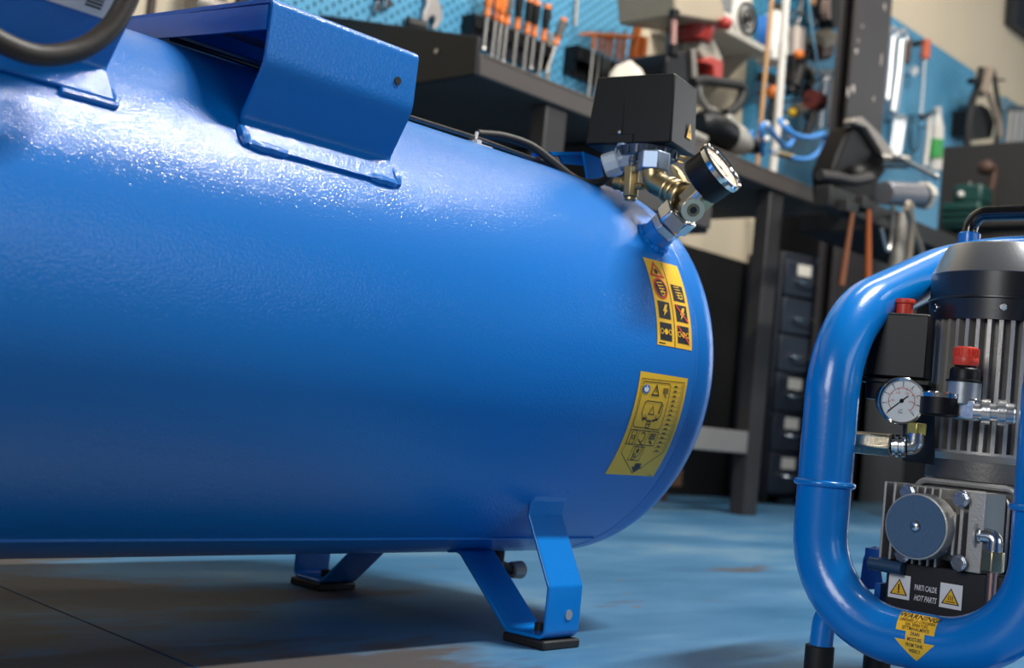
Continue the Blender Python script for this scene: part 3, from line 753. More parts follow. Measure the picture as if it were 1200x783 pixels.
# drain warning arrow stuck on the lower tube
wy0 = px(1056, 726, 0, 1.110).y
WW, WH = .0362, .047
def fw(u, v, l):
    a = math.radians(70) - v / FR; r = FR + .0004 + l
    return V((1.12 - r * math.cos(a), wy0 - u - v * 0.10, .058 + r * math.sin(a)))
p = Print(fw, 0)
p.rect(0, 0, WW, WH * .46, 10, 2); p.rect(WW * .27, WH * .46, WW * .76, WH * .62, 4, 1)
for i in range(8):
    a, b = i / 8, (i + 1) / 8; v0 = WH * (.62 + .38 * a); v1 = WH * (.62 + .38 * b); c = WW * .51
    ha, hb = WW * .52 * (1 - a), WW * .52 * (1 - b)
    p.poly([(c - ha, v0), (c + ha, v0), (c + hb + 1e-5, v1), (c - hb - 1e-5, v1)])
wl = p.done('drain_arrow', YEL, fr)
p = Print(fw, .0003)
p.text('WARNING!', WW * .51, WH * .165, .0070, True, .18, True, wide=.80)
for i, s in enumerate(('DRENARE LA CONDENSA', 'DAL SERBATOIO', 'SETTIMANALMENTE')): p.text(s, WW * .51, WH * (.255 + i * .085), .0034, True, bold=True, wide=.62)
for i, s in enumerate(('DRAIN', 'MOISTURE', 'FROM TANK', 'WEEKLY')): p.text(s, WW * .51, WH * (.52 + i * .105), .0034, True, bold=True, wide=.62)
p.done('drain_lettering', INK, fr)

# pressure switch box with red knob
c15, s15 = math.cos(math.radians(15)), math.sin(math.radians(15))
QX, QY = V((c15, s15, 0)), V((-s15, c15, 0)); QO = px(1085, 446, 0, 1.183)
QR = Matrix((QX, QY, V((0, 0, 1)))).transposed()
Q = lambda x, y, z: QO + QX * x + QY * y + V((0, 0, z))
g = G(); g.loft([[Q(0, 0, 0), Q(.034, 0, 0), Q(.034, .0605, 0), Q(0, .0605, 0)], [Q(.0015, .0, .066), Q(.0325, .0, .066), Q(.0325, .057, .066), Q(.0015, .057, .066)]])
ps = g.done('pressure_switch', BLACK, K, bevel=.0028, label='black box with red button on top')
g = G(); g.box(Q(.017, .030, -.003), (.040, .068, .005), QR); g.box(Q(.017, .030, -.013), (.034, .056, .018), QR); g.done('switch_base', BLACK, ps, bevel=.0012)
kc = px(1060, 364, 0, 1.195)
g = G(); g.lathe([(-.004, .0082), (.006, .0082), (.007, .0098), (.0095, .0102), (.0115, .0095)], (kc.x, kc.y, kc.z), (0, 0, 1), 24); g.done('red_knob', RED, ps)
g = G(); g.prism([px(x, y, 0, 1.208) for x, y in ((1058, 452), (1094, 456), (1094, 545), (1058, 540))], (.003, 0, 0)); g.done('mounting_plate', DNAVY, K)
# gauge
gc = px(1057, 470, 0, 1.150); gd = cdir(-.05, -.03, 1)
g = G(); g.lathe([(-.022, .012), (-.021, .0205), (-.018, .0215), (-.002, .0215)], gc, gd, 40); ga = g.done('pressure_gauge', BLACK, K)
g = G(); g.lathe([(-.004, .0220), (-.002, .0232), (.0005, .0232), (.0018, .0222), (.0012, .0205), (-.001, .0202)], gc, gd, 48, caps=False); g.done('bezel', CHROME, ga)
g = G(); g.cyl(gc - gd * .003, gc - gd * .0012, .0206, n=48); g.done('dial', DIAL, ga)
up = V((0, 0, 1)); up = (up - gd * up.dot(gd)).normalized(); rt = up.cross(gd)
fd = lambda u, v, l: gc + gd * (-.0011 + l) + rt * u - up * v
p = Print(fd, 0); pr = Print(fd, 0)
for i in range(9):
    t = math.radians(-225 + 270 * i / 8); p.line([(.0186 * math.cos(t), .0186 * math.sin(t)), (.0160 * math.cos(t), .0160 * math.sin(t))], .0007)
pr.ring(0, 0, .0128, .0006, 48, math.radians(-225), math.radians(45))
for i in range(8):
    t = math.radians(-225 + 270 * i / 7); pr.line([(.0128 * math.cos(t), .0128 * math.sin(t)), (.0108 * math.cos(t), .0108 * math.sin(t))], .0006)
for i, s in enumerate(('0', '2', '4', '6', '8', '10', '12', '14', '16')):
    t = math.radians(-225 + 270 * i / 8); p.text(s, .0145 * math.cos(t), .0145 * math.sin(t) + .001, .0022, True)
for i, s in enumerate(('50', '100', '150', '200')):
    t = math.radians(-180 + 180 * i / 3); pr.text(s, .0088 * math.cos(t), .0088 * math.sin(t) + .001, .0021, True)
p.text('bar', 0, .0122, .0026, True); p.text('psi', 0, .0095, .0022, True)
p.disc(0, 0, .0022, 12); p.line([(.0055, -.0050), (-.0118, .0108)], .0013)
p.done('dial_marks', INK, ga); pr.done('red_scale', INKR, ga)
# fittings below the gauge
n0 = px(1074, 496, 0, 1.165); n1 = px(1073, 510, 0, 1.165)
g = G(); g.cyl(n0, n1, .0105, n=6); gf_ = g.done('gauge_nut', mat('olive_brass', 'a59a58', .35, .9), K, bevel=.001)
v0 = px(1000, 518, 0, 1.150); v1 = px(1046, 522, 0, 1.156); v2 = px(1063, 523, 0, 1.160); v3 = px(1072, 523, 0, 1.163); v4 = px(1073, 508, 0, 1.163)
g = G(); g.cyl(v0, v1, .0118, n=6, rot=.25); sv = g.done('check_valve', mat('nickel_brass', 'cfc2a8', .25, 1.0, .05, 300), K, bevel=.0014)
g = G(); g.cyl(v0.lerp(v1, -.12), v0, .0085, n=16); g.done('inlet_stub', ZINC, sv)
g = G(); L_ = (v2 - v1).length; g.lathe([(0, .0085), (L_ * .2, .0085), (L_ * .25, .0112), (L_ * .45, .0112), (L_ * .5, .0085), (L_ * .65, .0085), (L_ * .7, .0108), (L_ * .9, .0108), (L_, .0085)], v1, v2 - v1, 24); g.done('union_ring', ZINC, sv)
g = G(); g.tube(fillet([v2, v3, v4], .006, n=6), .0082, 18); g.done('steel_elbow', ZINC, sv)
# regulator
rz = lambda x, y: px(x, y, 0, 1.165)
a = rz(1128, 474); b = V((a.x, a.y, rz(1130, 448).z))
g = G(); g.lathe([(-.014, .009), (-.004, .0095), (0, .0158), (b.z - a.z, .0158)], a, (0, 0, 1), 32); rg = g.done('regulator', mat('regulator_zinc', '9aa1a8', .35, .7, .05, 200), K, bevel=.0008)
z0 = b.z
g = G(); g.lathe([(0, .0168), (.0015, .0168), (.0022, .0138), (.011, .0136), (.013, .0125), (.0145, .0098), (.017, .0098)], (a.x, a.y, z0), (0, 0, 1), 32); g.done('black_collar', BLACK, rg)
g = G(); z1 = z0 + .0155; g.lathe([(0, .0112), (.001, .0118), (.0075, .0118), (.0085, .0112), (.0165, .0108), (.0178, .0098)], (a.x, a.y, z1), (0, 0, 1), 32)
for i in range(20):
    t = 2 * PI * i / 20; g.box((a.x + .0112 * math.cos(t), a.y + .0112 * math.sin(t), z1 + .0125), (.0016, .0016, .007), Matrix.Rotation(t, 3, 'Z'))
g.done('red_knob', RED, rg)
s_ = rz(1107, 489); rx_ = 0.0185
g = G(); g.lathe([(0, rx_ - .002), (.002, rx_), (.0185, rx_)], s_ + V((-.012, 0, 0)), (0, 0, 1), 40); g2 = g.done('side_gauge', BLACK, K, label='black side gauge with chrome rim facing up')
g = G(); g.lathe([(.0175, rx_ + .0003), (.0215, rx_ + .0006), (.0228, rx_ - .001), (.0222, rx_ - .0035), (.0215, .001)], s_ + V((-.012, 0, 0)), (0, 0, 1), 40); g.done('bezel', CHROME, g2)
m0 = rz(1133, 480)
g = G(); g.box(m0 + V((-.003, -.004, 0)), (.018, .020, .021)); g.done('regulator_block', ZINC, rg, bevel=.003)
cd_ = cdir(.92, -.05, .38); c0_ = px(1143, 482, 0, 1.152)
g = G(); g.lathe([(-.002, .0070), (.0055, .0072), (.0057, .0118), (.0130, .0120), (.0132, .0084), (.0195, .0084), (.0197, .0122), (.0270, .0122), (.0272, .0098), (.0335, .0095), (.0350, .0080), (.0350, .0052)], c0_, cd_, 40); qc = g.done('quick_coupler', mat('satin_chrome', 'd0d2d4', .22, .9, .05, 400), K)
g = G(); g.cyl(c0_ + cd_ * .0346, c0_ + cd_ * .0355, .0056, n=20); g.done('coupler_bore', mat('bore_brown', '2a1d16', .5), qc)

# ------------------------------------------------------------------ workbench
BZ = 1.046; BY = 2.019; lx = px(651, 150, 1, BY + .01).x
B = thing('workbench', 'long dark steel workbench along the wall behind the tank', 'workbench', (2.85, 2.35, 0))
g = G(); g.box((2.84, (BY + 2.66) / 2, BZ - .026), (1.72, 2.66 - BY, .052)); top = g.done('worktop', mat('bench_face_steel', '4a4441', .5, 0, .05, 90, .12), B, bevel=.004)
g = G(); strip(g, [(1.985, BY - .002, BZ - .002), (3.70, BY - .002, BZ - .002)], (0, .03, 0), .004); g.done('front_lip', mat('worn_edge_steel', '6a625a', .45, .2, .05, 80, .2), top)
e = [px(x, y, 0, 1.98) for x, y in ((563, 45), (562, 89))]
BE = thing('end_panel', 'black upright steel panel bolted to the left end of the workbench', 'panel', (1.97, 2.32, .992))
g = G(); g.prism([(1.978, 2.02, .992), (1.978, 2.02, 1.081), (1.978, 2.62, 1.222), (1.978, 2.62, .992)], (-.012, 0, 0)); g.done('panel_sheet', BSTEEL, BE, bevel=.003)
g = G(); g.cyl(px(512, 60, 0, 1.966), px(512, 60, 0, 1.966) + V((-.003, 0, 0)), .006, n=10); g.done('panel_bolt', STEEL, BE)
for xx in (lx, 3.318):
    for yy in (BY + .035, 2.60):
        g = G(); g.box((xx, yy, .497), (.078, .05, .994)); g.done('leg', DSTEEL if yy < 2.3 else BSTEEL, B, bevel=.004)
g = G(); g.box((2.74, BY + .03, .2185), (1.15, .03, .066)); g.done('stretcher', mat('bare_steel_bar', '8d8a86', .4, .4, .1, 40, .2), B, bevel=.002)
g = G(); g.box((2.74, 2.60, .46), (1.15, .03, .93)); g.done('back_panel', BSTEEL, B)
c = px(612, 0, 1, 2.5)
g = G(); g.box((2.775, BY + .26, .895), (.38, .50, .19)); g.done('drawer_box', DSTEEL, B, bevel=.006)
g = G(); g.box((2.775, BY + .004, .895), (.365, .012, .165)); dr = g.done('drawer_front', mat('mid_grey_steel', '454241', .5, 0, .04, 90, .1), B, bevel=.003)

# black sheets added along the wall foot, standing in for darkness below the benches
g = G(); g.box((1.0, WY - .012, .46), (8.6, .02, .92)); struct(g.done('dark_sheet_1', BSTEEL))
g = G(); g.box((6.4, WY - .012, .60), (4.2, .02, 1.20)); struct(g.done('dark_sheet_2', BSTEEL))

# low timber skid on the floor under the bench
a = px(800, 588, 2, .0); 
t_ = thing('timber_skid', 'brown timber beam lying on the floor under the workbench', 'timber', (3.0, 2.50, 0))
g = G(); g.box((3.05, 2.50, .075), (1.05, .08, .06)); g.done('beam', mat('old_timber', '5e4433', .8, 0, .3, 40, .3), t_, bevel=.004)
for xx in (2.65, 3.42):
    g = G(); g.box((xx, 2.50, .0225), (.09, .12, .045)); g.done('block', mat('old_timber', '5e4433'), t_, bevel=.003)

# drawer cabinet
CU, CV = V((.952, -.306, 0)), V((.306, .952, 0)); CO = V((4.09, 2.452, 0)); CWd = .225; CDp = .20
CRm = Matrix((CU, CV, V((0, 0, 1)))).transposed()
def zc(y): return px(917, y, 0, 4.105).z
ctop = zc(295); cbot = zc(582)
Cc = lambda u, v, z: CO + CU * u + CV * v + V((0, 0, z))
D = thing('drawer_cabinet', 'narrow dark six-drawer cabinet with chrome pulls, standing beyond the workbench', 'cabinet', Cc(CWd / 2, CDp / 2, 0))
g = G(); g.box(Cc(CWd / 2, CDp / 2 + .006, (ctop + cbot) / 2), (CWd, CDp, ctop - cbot), CRm); g.done('body', DNAVY, D, bevel=.004)
for u in (.02, CWd - .02):
    for v in (.03, CDp - .02):
        g = G(); g.box(Cc(u, v, cbot / 2), (.03, .03, cbot + .002), CRm); g.done('foot', BSTEEL, D)
ys = [303, 347, 391, 436, 483, 530, 580]
for i in range(6):
    z1, z0 = zc(ys[i]), zc(ys[i + 1]); hh = z1 - z0
    g = G(); g.box(Cc(CWd / 2, -.004, (z0 + z1) / 2), (CWd - .014, .022, hh - .010), CRm); dw = g.done('drawer', mat('drawer_navy', '262d38', .45, 0, .06, 60, .2), D, bevel=.004)
    zz = z0 + hh * .46
    pts = [Cc(CWd * .26, -.012, zz), Cc(CWd * .28, -.035, zz - .004), Cc(CWd * .47, -.044, zz - .005), Cc(CWd * .66, -.035, zz - .004), Cc(CWd * .68, -.012, zz)]
    g = G(); g.tube(spline(pts, 4), .0055, 10); g.done('pull', CHROME, dw)
    if i in (0, 3, 4, 5):
        g = G(); g.box(Cc(CWd * .42, -.0165, z0 + hh * .74), (.066, .004, .042), CRm); g.done('card_label', PAPER, dw, bevel=.0008)
g = G(); g.box(Cc(CWd * .82, -.0085, zc(300)), (.05, .004, .022), CRm); g.done('sticker', mat('blue_white_sticker', '8fb4dc', .5), D)
# slim sticks standing on the cabinet
s0 = Cc(.05, .10, ctop + .003)
k = thing('wooden_stick', 'pale wooden stick leaning on top of the drawer cabinet', 'stick', s0)
g = G(); g.tube([s0, s0 + V((-.02, .05, .20))], .010, 8); g.done('shaft', WOOD, k)
g = G(); g.cyl(s0 + V((-.02, .05, .20)), s0 + V((-.022, .055, .23)), .012, n=10); g.done('tip', BLACKR, k)

# ------------------------------------------------------------------ perforated tool boards
def pegboard(name, label, x0, x1, z0, z1, y, m, pw=.0205, ph=.0165, hw=.0075, hh=.0125):
    t = thing(name, label, 'pegboard', ((x0 + x1) / 2, y, z0))
    g = G(); nx = int((x1 - x0) / pw); nz = int((z1 - z0) / ph); dx = (x1 - x0) / nx; dz = (z1 - z0) / nz
    for i in range(nx):
        for j in range(nz):
            a, b = x0 + i * dx, z0 + j * dz; cx_, cz = a + dx / 2, b + dz / 2
            if (i + j) % 2:
                g.poly([(a, y, b), (a + dx, y, b), (a + dx, y, b + dz), (a, y, b + dz)]); continue
            o = [(a, y, b), (a + dx, y, b), (a + dx, y, b + dz), (a, y, b + dz)]
            n = [(cx_ - hw / 2, y, cz - hh / 2), (cx_ + hw / 2, y, cz - hh / 2), (cx_ + hw / 2, y, cz + hh / 2), (cx_ - hw / 2, y, cz + hh / 2)]
            for k in range(4): g.poly([o[k], o[(k + 1) % 4], n[(k + 1) % 4], n[k]])
    bmesh.ops.remove_doubles(g.bm, verts=g.bm.verts[:], dist=.0002)
    g.done('perforated_panel', m, t)
    for xx in (x0, x1):
        g = G(); g.box((xx, y + .018, (z0 + z1) / 2), (.003, .036, z1 - z0)); g.done('side_flange', PEGD if m is PEG else m, t)
    g = G(); g.box(((x0 + x1) / 2, y + .018, z1), (x1 - x0, .036, .003)); g.done('top_flange', m, t)
    g = G(); g.box(((x0 + x1) / 2, y + .03, (z0 + z1) / 2), (x1 - x0 - .01, .004, z1 - z0 - .01)); g.done('backing', DNAVY, t)
    return t
PY = WY - .040
xr = px(750, 0, 1, PY).x
pegboard('pegboard', 'light blue perforated tool board above the workbench, behind the screwdriver racks', 1.78, xr, 1.10, 2.1, PY, PEG)
x0 = px(882, 110, 1, PY).x; 
pegboard('pegboard', 'teal perforated tool board crowded with tools, left of the steel column', x0, 5.05, 1.26, 2.6, PY, mat('tool_board_blue', '3787ae', .5, 0, 0, 60, .15, 3))
x2 = px(1046, 60, 1, PY).x; x3 = px(1140, 120, 1, PY).x; zt = px(1046, 20, 1, PY).z
pegboard('pegboard', 'light blue perforated board with the long spanners, right of the steel column', 5.06, x3, 1.20, zt, PY, PEG)
x4 = px(1176, 130, 1, PY).x
pegboard('pegboard', 'small pale blue board at the right edge, behind the dark cabinet', x4, x4 + .9, 1.3, px(1176, 112, 1, PY).z, PY, mat('grey_blue_board', '6f94a8', .5))

# ------------------------------------------------------------------ hand tools
def screwdriver(label, x, z, hl, sl, y, mh, mgrip, tilt=0.0, group='screwdrivers in the wall rack', r=.013):
    t = thing('screwdriver', label, 'screwdriver', (x, y, z), group)
    R = Matrix.Rotation(tilt, 3, 'Y'); O = V((x, y, z)); U = R @ V((0, 0, 1))
    g = G(); g.lathe([(0, r * .75), (hl * .1, r * .8), (hl * .2, r * .55), (hl * .3, r * .8)], O, U, 14); g.done('handle', mh, t)
    g = G(); g.lathe([(hl * .3, r * .85), (hl * .6, r * 1.1), (hl * .85, r * 1.1)], O, U, 14); gr = g.done('grip', mgrip, t)
    g = G(); g.lathe([(hl * .85, r * 1.05), (hl * .97, r * .9), (hl, r * .4)], O, U, 14); g.done('end_cap', mh, t)
    g = G(); g.cyl(O, O - U * sl * .93, .0052, n=8); g.cyl(O - U * sl * .93, O - U * sl, .0052, .0075, n=8); g.done('shaft', STEEL, t)
RY = PY - .033
def rack(name, label, pa, pb, h, n, m):
    a, b = px(*pa, 1, RY), px(*pb, 1, RY); z = (a.z + b.z) / 2
    t = thing(name, label, 'tool rack', ((a.x + b.x) / 2, PY, z - h))
    g = G(); g.box(((a.x + b.x) / 2, RY, z - .006), (b.x - a.x, .050, .012)); g.done('shelf_plate', m, t, bevel=.002)
    g = G(); g.box(((a.x + b.x) / 2, PY - .006, z - h / 2), (b.x - a.x, .010, h)); g.done('back_strip', m, t)
    g = G(); g.box(((a.x + b.x) / 2, RY - .024, z - h * .28), (b.x - a.x, .004, h * .50)); g.done('front_strip', BLACK, t)
    for xx in (a.x, b.x):
        g = G(); g.box((xx, RY + .005, z - h / 2), (.004, .05, h)); g.done('end_cheek', BLACK, t)
    return a, b, z
a, b, zr = rack('tool_rack', 'grey and black wall rack holding the row of screwdrivers', (551, 17), (640, 55), .075, 9, mat('grey_rack', '6b6a70', .5))
sd = [(562, 'orange', .11, .10, 0), (572, 'dorange', .11, .15, 0), (578.5, 'orange', .10, .15, 0), (585, 'grey', .10, .12, 0), (597, 'black', .115, .16, 0), (609, 'black', .115, .13, 0), (617, 'orangeb', .115, .10, 0), (628, 'black', .12, .15, .05), (640, 'grey', .10, .10, .30)]
names = ['orange screwdriver at the left end of the nine-slot rack', 'dark orange screwdriver second from the left in the nine-slot rack', 'slim orange screwdriver third from the left in the nine-slot rack', 'grey-gripped screwdriver fourth from the left in the nine-slot rack',
         'black-gripped screwdriver in the middle of the nine-slot rack', 'black-gripped screwdriver just right of the rack middle', 'black and orange screwdriver seventh from the left in the rack', 'black screwdriver with broad orange cap, near the rack right end', 'grey screwdriver leaning out at the right end of the rack']
GRIP = mat('grey_grip', '55504e', .6)
for (x, kd, hl, sl, tl), nm in zip(sd, names):
    f = (x - 551) / 89
    xx = a.x + (b.x - a.x) * f
    xx = px(x, 17 + 38 * f, 1, RY).x
    screwdriver(nm, xx, zr + .001, hl, sl, RY - .038 + (.008 if tl < .1 else 0), ORANGE if kd != 'dorange' else WOODO, BLACK if kd in ('black', 'orangeb') else (GRIP if kd == 'grey' else ORANGE), tl)
a, b, zr = rack('tool_rack', 'black wall rack holding the orange T-handle keys', (671, 53), (756, 92), .085, 8, BLACK)
tn = ['leftmost of the six orange T-handle keys', 'second orange T-handle key from the left', 'third orange T-handle key from the left', 'fourth orange T-handle key from the left', 'fifth orange T-handle key from the left', 'rightmost of the six orange T-handle keys']
for i, x in enumerate((685, 692.5, 699, 704.5, 713, 719)):
    xx = px(x, 53 + 39 * (x - 671) / 85, 1, RY).x; L = (.165, .16, .17, .165, .15, .14)[i]
    t = thing('hex_key', tn[i], 'hex key', (xx, RY - .036, zr), 'T-handle keys in the black rack'); zz = zr + .048 + .008 * i; y_ = RY - .036
    g = G(); g.tube([(xx + q * .64, y_ - q * .77, zz + w_) for q, w_ in ((-.05, -.002), (-.03, 0), (0, .004), (.03, 0), (.05, -.002))], [.003, .0055, .0065, .0055, .003], 12); g.done('cross_handle', ORANGE, t)
    g = G(); g.lathe([(0, .0060), (.03, .0065), (zz - zr, .008)], (xx, y_, zr + .001), (0, 0, 1), 12); g.done('handle_neck', ORANGE, t)
    g = G(); g.tube([(xx, y_, zr + .002), (xx - .004, y_ - .002, zr - L)], .0045, 6); g.done('key_shaft', STEEL, t)
def plier(label, pts1, pts2, m1, m2, y, cat='pliers'):
    c = px(*pts1[0], 1, y)
    t = thing('pliers', label, cat, c)
    for i, (pts, m) in enumerate(((pts1, m1), (pts2, m2))):
        g = G(); n = len(pts); g.tube(spline([px(p[0], p[1], 1, y - .012 * i) for p in pts], 4), .016, 12); g.done('handle', m, t)
    h = px(*pts1[-1], 1, y)
    g = G(); g.prism([h + V(q) for q in ((-.02, 0, .01), (.02, 0, .01), (.024, 0, -.03), (.008, 0, -.08), (-.004, 0, -.08), (-.02, 0, -.03))], (0, .02, 0)); g.done('jaw', STEEL, t, bevel=.002)
plier('orange-handled pliers hanging at the right end of the black rack', [(747, 32), (745, 45), (742, 62), (743, 72)], [(754, 44), (753, 58), (751, 72), (749, 80)], ORANGE, ORANGE, RY - .05)
t = thing('cutter', 'slim green-handled cutter behind the orange pliers', 'cutter', px(730, 62, 1, RY))
g = G(); g.tube([px(733, 42, 1, RY - .02), px(729, 62, 1, RY - .02)], .007, 8); g.done('handle', GREEN, t)
g = G(); g.tube([px(734, 40, 1, RY - .02), px(732, 34, 1, RY - .02)], .004, 8); g.done('blade', STEEL, t)
# slim measuring tool and rod
t = thing('caliper', 'slim steel caliper hanging right of the screwdriver rack', 'caliper', px(645, 60, 1, PY - .01))
g = G(); a, b = px(646, 38, 1, PY - .012), px(642, 92, 1, PY - .012); g.prism([a + V((-.008, 0, 0)), a + V((.008, 0, 0)), b + V((.007, 0, 0)), b + V((-.007, 0, 0))], (0, .006, 0)); g.done('beam', mat('pale_steel', 'c9beb2', .4, .4), t)
g = G(); c = px(646, 50, 1, PY - .014); g.prism([c + V(q) for q in ((-.014, 0, .01), (.012, 0, .012), (.030, 0, .030), (.034, 0, .022), (.016, 0, -.012), (-.012, 0, -.014))], (0, .008, 0)); g.done('slide', mat('pale_steel', 'c9beb2'), t)
t = thing('steel_rod', 'thin pale rod hanging high between the two tool racks', 'rod', px(675, 10, 1, PY - .012))
g = G(); g.tube([px(678, -25, 1, PY - .012), px(674, 30, 1, PY - .012)], .005, 8); g.done('rod', mat('pale_steel', 'c9beb2'), t)
# big open-ended spanner, jaw down
t = thing('open_end_wrench', 'large pale steel spanner hanging jaw down left of the screwdriver rack', 'wrench', px(508, 20, 1, PY - .02))
oc = [(500, -40), (515, -40), (514, -2), (518, 10), (519, 22), (515, 30), (511, 35), (507, 33), (511, 26), (511, 21), (507, 18), (503, 21), (501, 26), (502, 33), (498, 33), (496, 24), (497, 14), (501, 6)]
pts = [px(x, y, 1, PY - .022) for x, y in oc]
g = G(); g.prism(pts, (0, .014, 0)); g.done('wrench_body', mat('satin_steel', 'b9b4b2', .42, .6), t, bevel=.003)
t = thing('socket', 'dark round socket hanging beside the large spanner', 'socket', px(488, 30, 1, PY - .03))
g = G(); c = px(487, 30, 1, PY - .03); g.lathe([(-.03, .016), (-.028, .02), (.028, .02), (.03, .015)], c, (1, -.3, 0), 18); g.done('socket_body', BSTEEL, t)
g = G(); g.cyl(c + V((.03, -.009, 0)), c + V((.032, -.0096, 0)), .012, n=6); g.done('drive_hole', INK, t)
for i, (x, lb) in enumerate(((443, 'left one of two short chrome spanners above the tank saddle'), (455, 'right one of two short chrome spanners above the tank saddle'))):
    t = thing('spanner', lb, 'wrench', px(x, 8, 1, PY - .015), 'short chrome spanners on the blue board')
    o = x - 443
    g = G(); g.prism([px(a + o, b - i * 4, 1, PY - .018) for a, b in ((443, -30), (449, -30), (447, 4), (448, 10), (446, 14), (443, 11), (441, 15), (439, 12), (440, 6), (442, 2))], (0, .010, 0)); g.done('spanner_body', ZINC, t, bevel=.002)
# far left, above the saddle plate
t = thing('pipe_fitting', 'grey pipe fitting on the wall above the saddle plate', 'fitting', px(226, 8, 1, WY - .06))
g = G(); c = px(224, 2, 1, WY - .06); g.cyl(c, c + V((.09, 0, 0)), .03, n=14); g.cyl(c + V((.02, 0, -.04)), c + V((.02, 0, .1)), .024, n=14); g.done('fitting_body', mat('dull_zinc', '8a857e', .5, .5), t, bevel=.003)
g = G(); g.cyl(c + V((.09, 0, 0)), c + V((.12, 0, 0)), .022, n=6); g.done('fitting_nut', STEEL, t)
t = thing('pipe_clip', 'black ring-shaped clip on the wall left of the blue board', 'clip', px(270, 3, 1, WY - .04))
g = G(); c = px(270, 0, 1, WY - .04); g.torus(c, (0, 1, 0), .026, .011, 24, 10); g.done('ring', BLACKR, t)
g = G(); g.box(c + V((.06, .0, -.028)), (.09, .03, .022)); g.done('clip_foot', WOOD, t, bevel=.003)
g = G(); g.box(px(178, 5, 1, WY - .008), (.015, .012, 1.2)); struct(g.done('trim_4', mat('dark_joint', '4a4038', .8)))  # dark brown upright joint strip on the wall

# ------------------------------------------------------------------ on and above the bench, centre
def prism_px(g, pts, y, d): g.prism([px(a, b, 1, y) for a, b in pts], (0, d, 0)); return g
DY = 2.30
c = px(815, 60, 1, DY)
t = thing('bench_drill', 'beige and red bench machine standing at the wall behind the black pressure switch', 'machine', (c.x, DY + .1, BZ))
g = G(); prism_px(g, [(787, -40), (838, -40), (845, -5), (852, 20), (843, 27), (792, 18)], DY - .05, .22); hd = g.done('machine_head', BEIGE, t, bevel=.008)
g = G(); cc_ = px(826, 30, 1, DY); g.lathe([(-.052, .010), (-.048, .048), (-.02, .060), (0, .062), (.012, .082), (.016, .080)], cc_ + V((0, .03, .0)), (.03, 0, 1), 32); g.done('red_hood', REDM, hd)
g = G(); cc2 = px(832, 22, 1, DY - .05); g.sph(cc2 + V((.06, -.02, .0)), .022, 12); g.done('red_button', REDM, hd)
g = G(); prism_px(g, [(824, 45), (837, 46), (848, 70), (843, 75), (826, 72), (820, 60)], DY, .08); g.done('spindle_neck', mat('dull_grey_enamel', '9a9386', .5), t, bevel=.006)
g = G(); prism_px(g, [(822, 72), (834, 66), (848, 72), (847, 96), (837, 96), (836, 78)], DY - .02, .09); g.done('red_guard', REDM, t, bevel=.005)
g = G(); prism_px(g, [(779, 80), (783, 62), (796, 60), (811, 57), (813, 106), (781, 106)], DY - .02, .16); g.done('motor_block', BLACK, t, bevel=.008)
g = G(); prism_px(g, [(811, 57), (816, 58), (819, 108), (813, 108)], DY - .03, .17); g.done('side_plate', mat('dull_zinc', '8a857e'), t, bevel=.002)
a, b = px(790, 17, 1, DY - .06), px(789, 58, 1, DY - .06)
g = G(); g.tube([a, b], .009, 10); rd_ = g.done('feed_rod', mat('pink_rod', 'b98a80', .5), t)
g = G(); g.cyl(a + V((0, 0, .012)), a + V((0, 0, -.012)), .017, n=12); g.cyl(b + V((0, 0, .012)), b + V((0, 0, -.02)), .018, n=12); g.done('rod_collar', BLACK, rd_)
g = G(); g.box((px(800, 110, 1, DY).x + .08, DY + .06, BZ + .02), (.34, .22, .04)); g.done('machine_base', DSTEEL, t, bevel=.006)
g = G(); g.cyl((px(800, 110, 1, DY).x + .10, DY + .12, BZ + .03), (px(800, 110, 1, DY).x + .10, DY + .12, px(815, 20, 1, DY).z), .035, n=20); g.done('column_tube', mat('dull_zinc', '8a857e'), t)

# pale cloth lump
c = px(738, 78, 1, 2.14)
t = thing('rag', 'crumpled pale cloth on the bench behind the pressure switch', 'cloth', (c.x, 2.14, BZ))
zt_ = px(738, 71, 1, 2.14).z; zz = BZ + .002
g = G(); R0 = random.Random(5)
rings = []
for i in range(9):
    f = i / 8; r = .085 * math.sqrt(max(0, 1 - f ** 1.6)) + .004
    rings.append([V((c.x + r * (1 + .18 * math.sin(3 * k * 2 * PI / 24 + i)) * math.cos(2 * PI * k / 24), 2.14 + r * .8 * math.sin(2 * PI * k / 24), zz + (zt_ - zz) * f)) for k in range(24)])
g.loft(rings); g.done('cloth', CLOTH, t, angle=80)

# polisher with a D handle
YP = 2.16
t = thing('polisher', 'grey and black power polisher with D-shaped handle lying on the bench edge', 'power tool', (px(850, 150, 1, YP).x, YP, BZ))
g = G(); g.tube(spline([px(*p, 1, YP) for p in ((812, 97), (824, 94), (846, 97), (866, 100), (871, 105), (868, 118), (860, 128), (850, 134))], 5), .0155, 12); g.done('d_handle', BLACKR, t)
g = G(); g.tube(spline([px(*p, 1, YP) for p in ((818, 100), (821, 114), (828, 126), (838, 130))], 4), .010, 10); g.done('handle_bracket', mat('dull_zinc', '8a857e'), t)
a, b = px(822, 146, 1, YP), px(852, 160, 1, YP)
g = G(); L = (b - a).length; g.lathe([(-.02, .03), (0, .046), (L * .4, .056), (L, .050), (L + .01, .035)], a, b - a, 28); g.done('motor_housing', BLACK, t)
b2 = px(874, 170, 1, YP); L = (b2 - b).length
g = G(); g.lathe([(-.005, .050), (L * .2, .052), (L * .45, .050), (L * .5, .042), (L * .85, .038), (L, .03)], b, b2 - b, 28); g.done('gear_housing', mat('light_grey_cast', 'aaa79f', .45, .4), t)
g = G(); prism_px(g, [(853, 137), (858, 133), (862, 140), (872, 152), (876, 166), (868, 170), (862, 152)], YP - .04, .03); g.done('side_cover', mat('light_grey_cast', 'aaa79f'), t, bevel=.006)
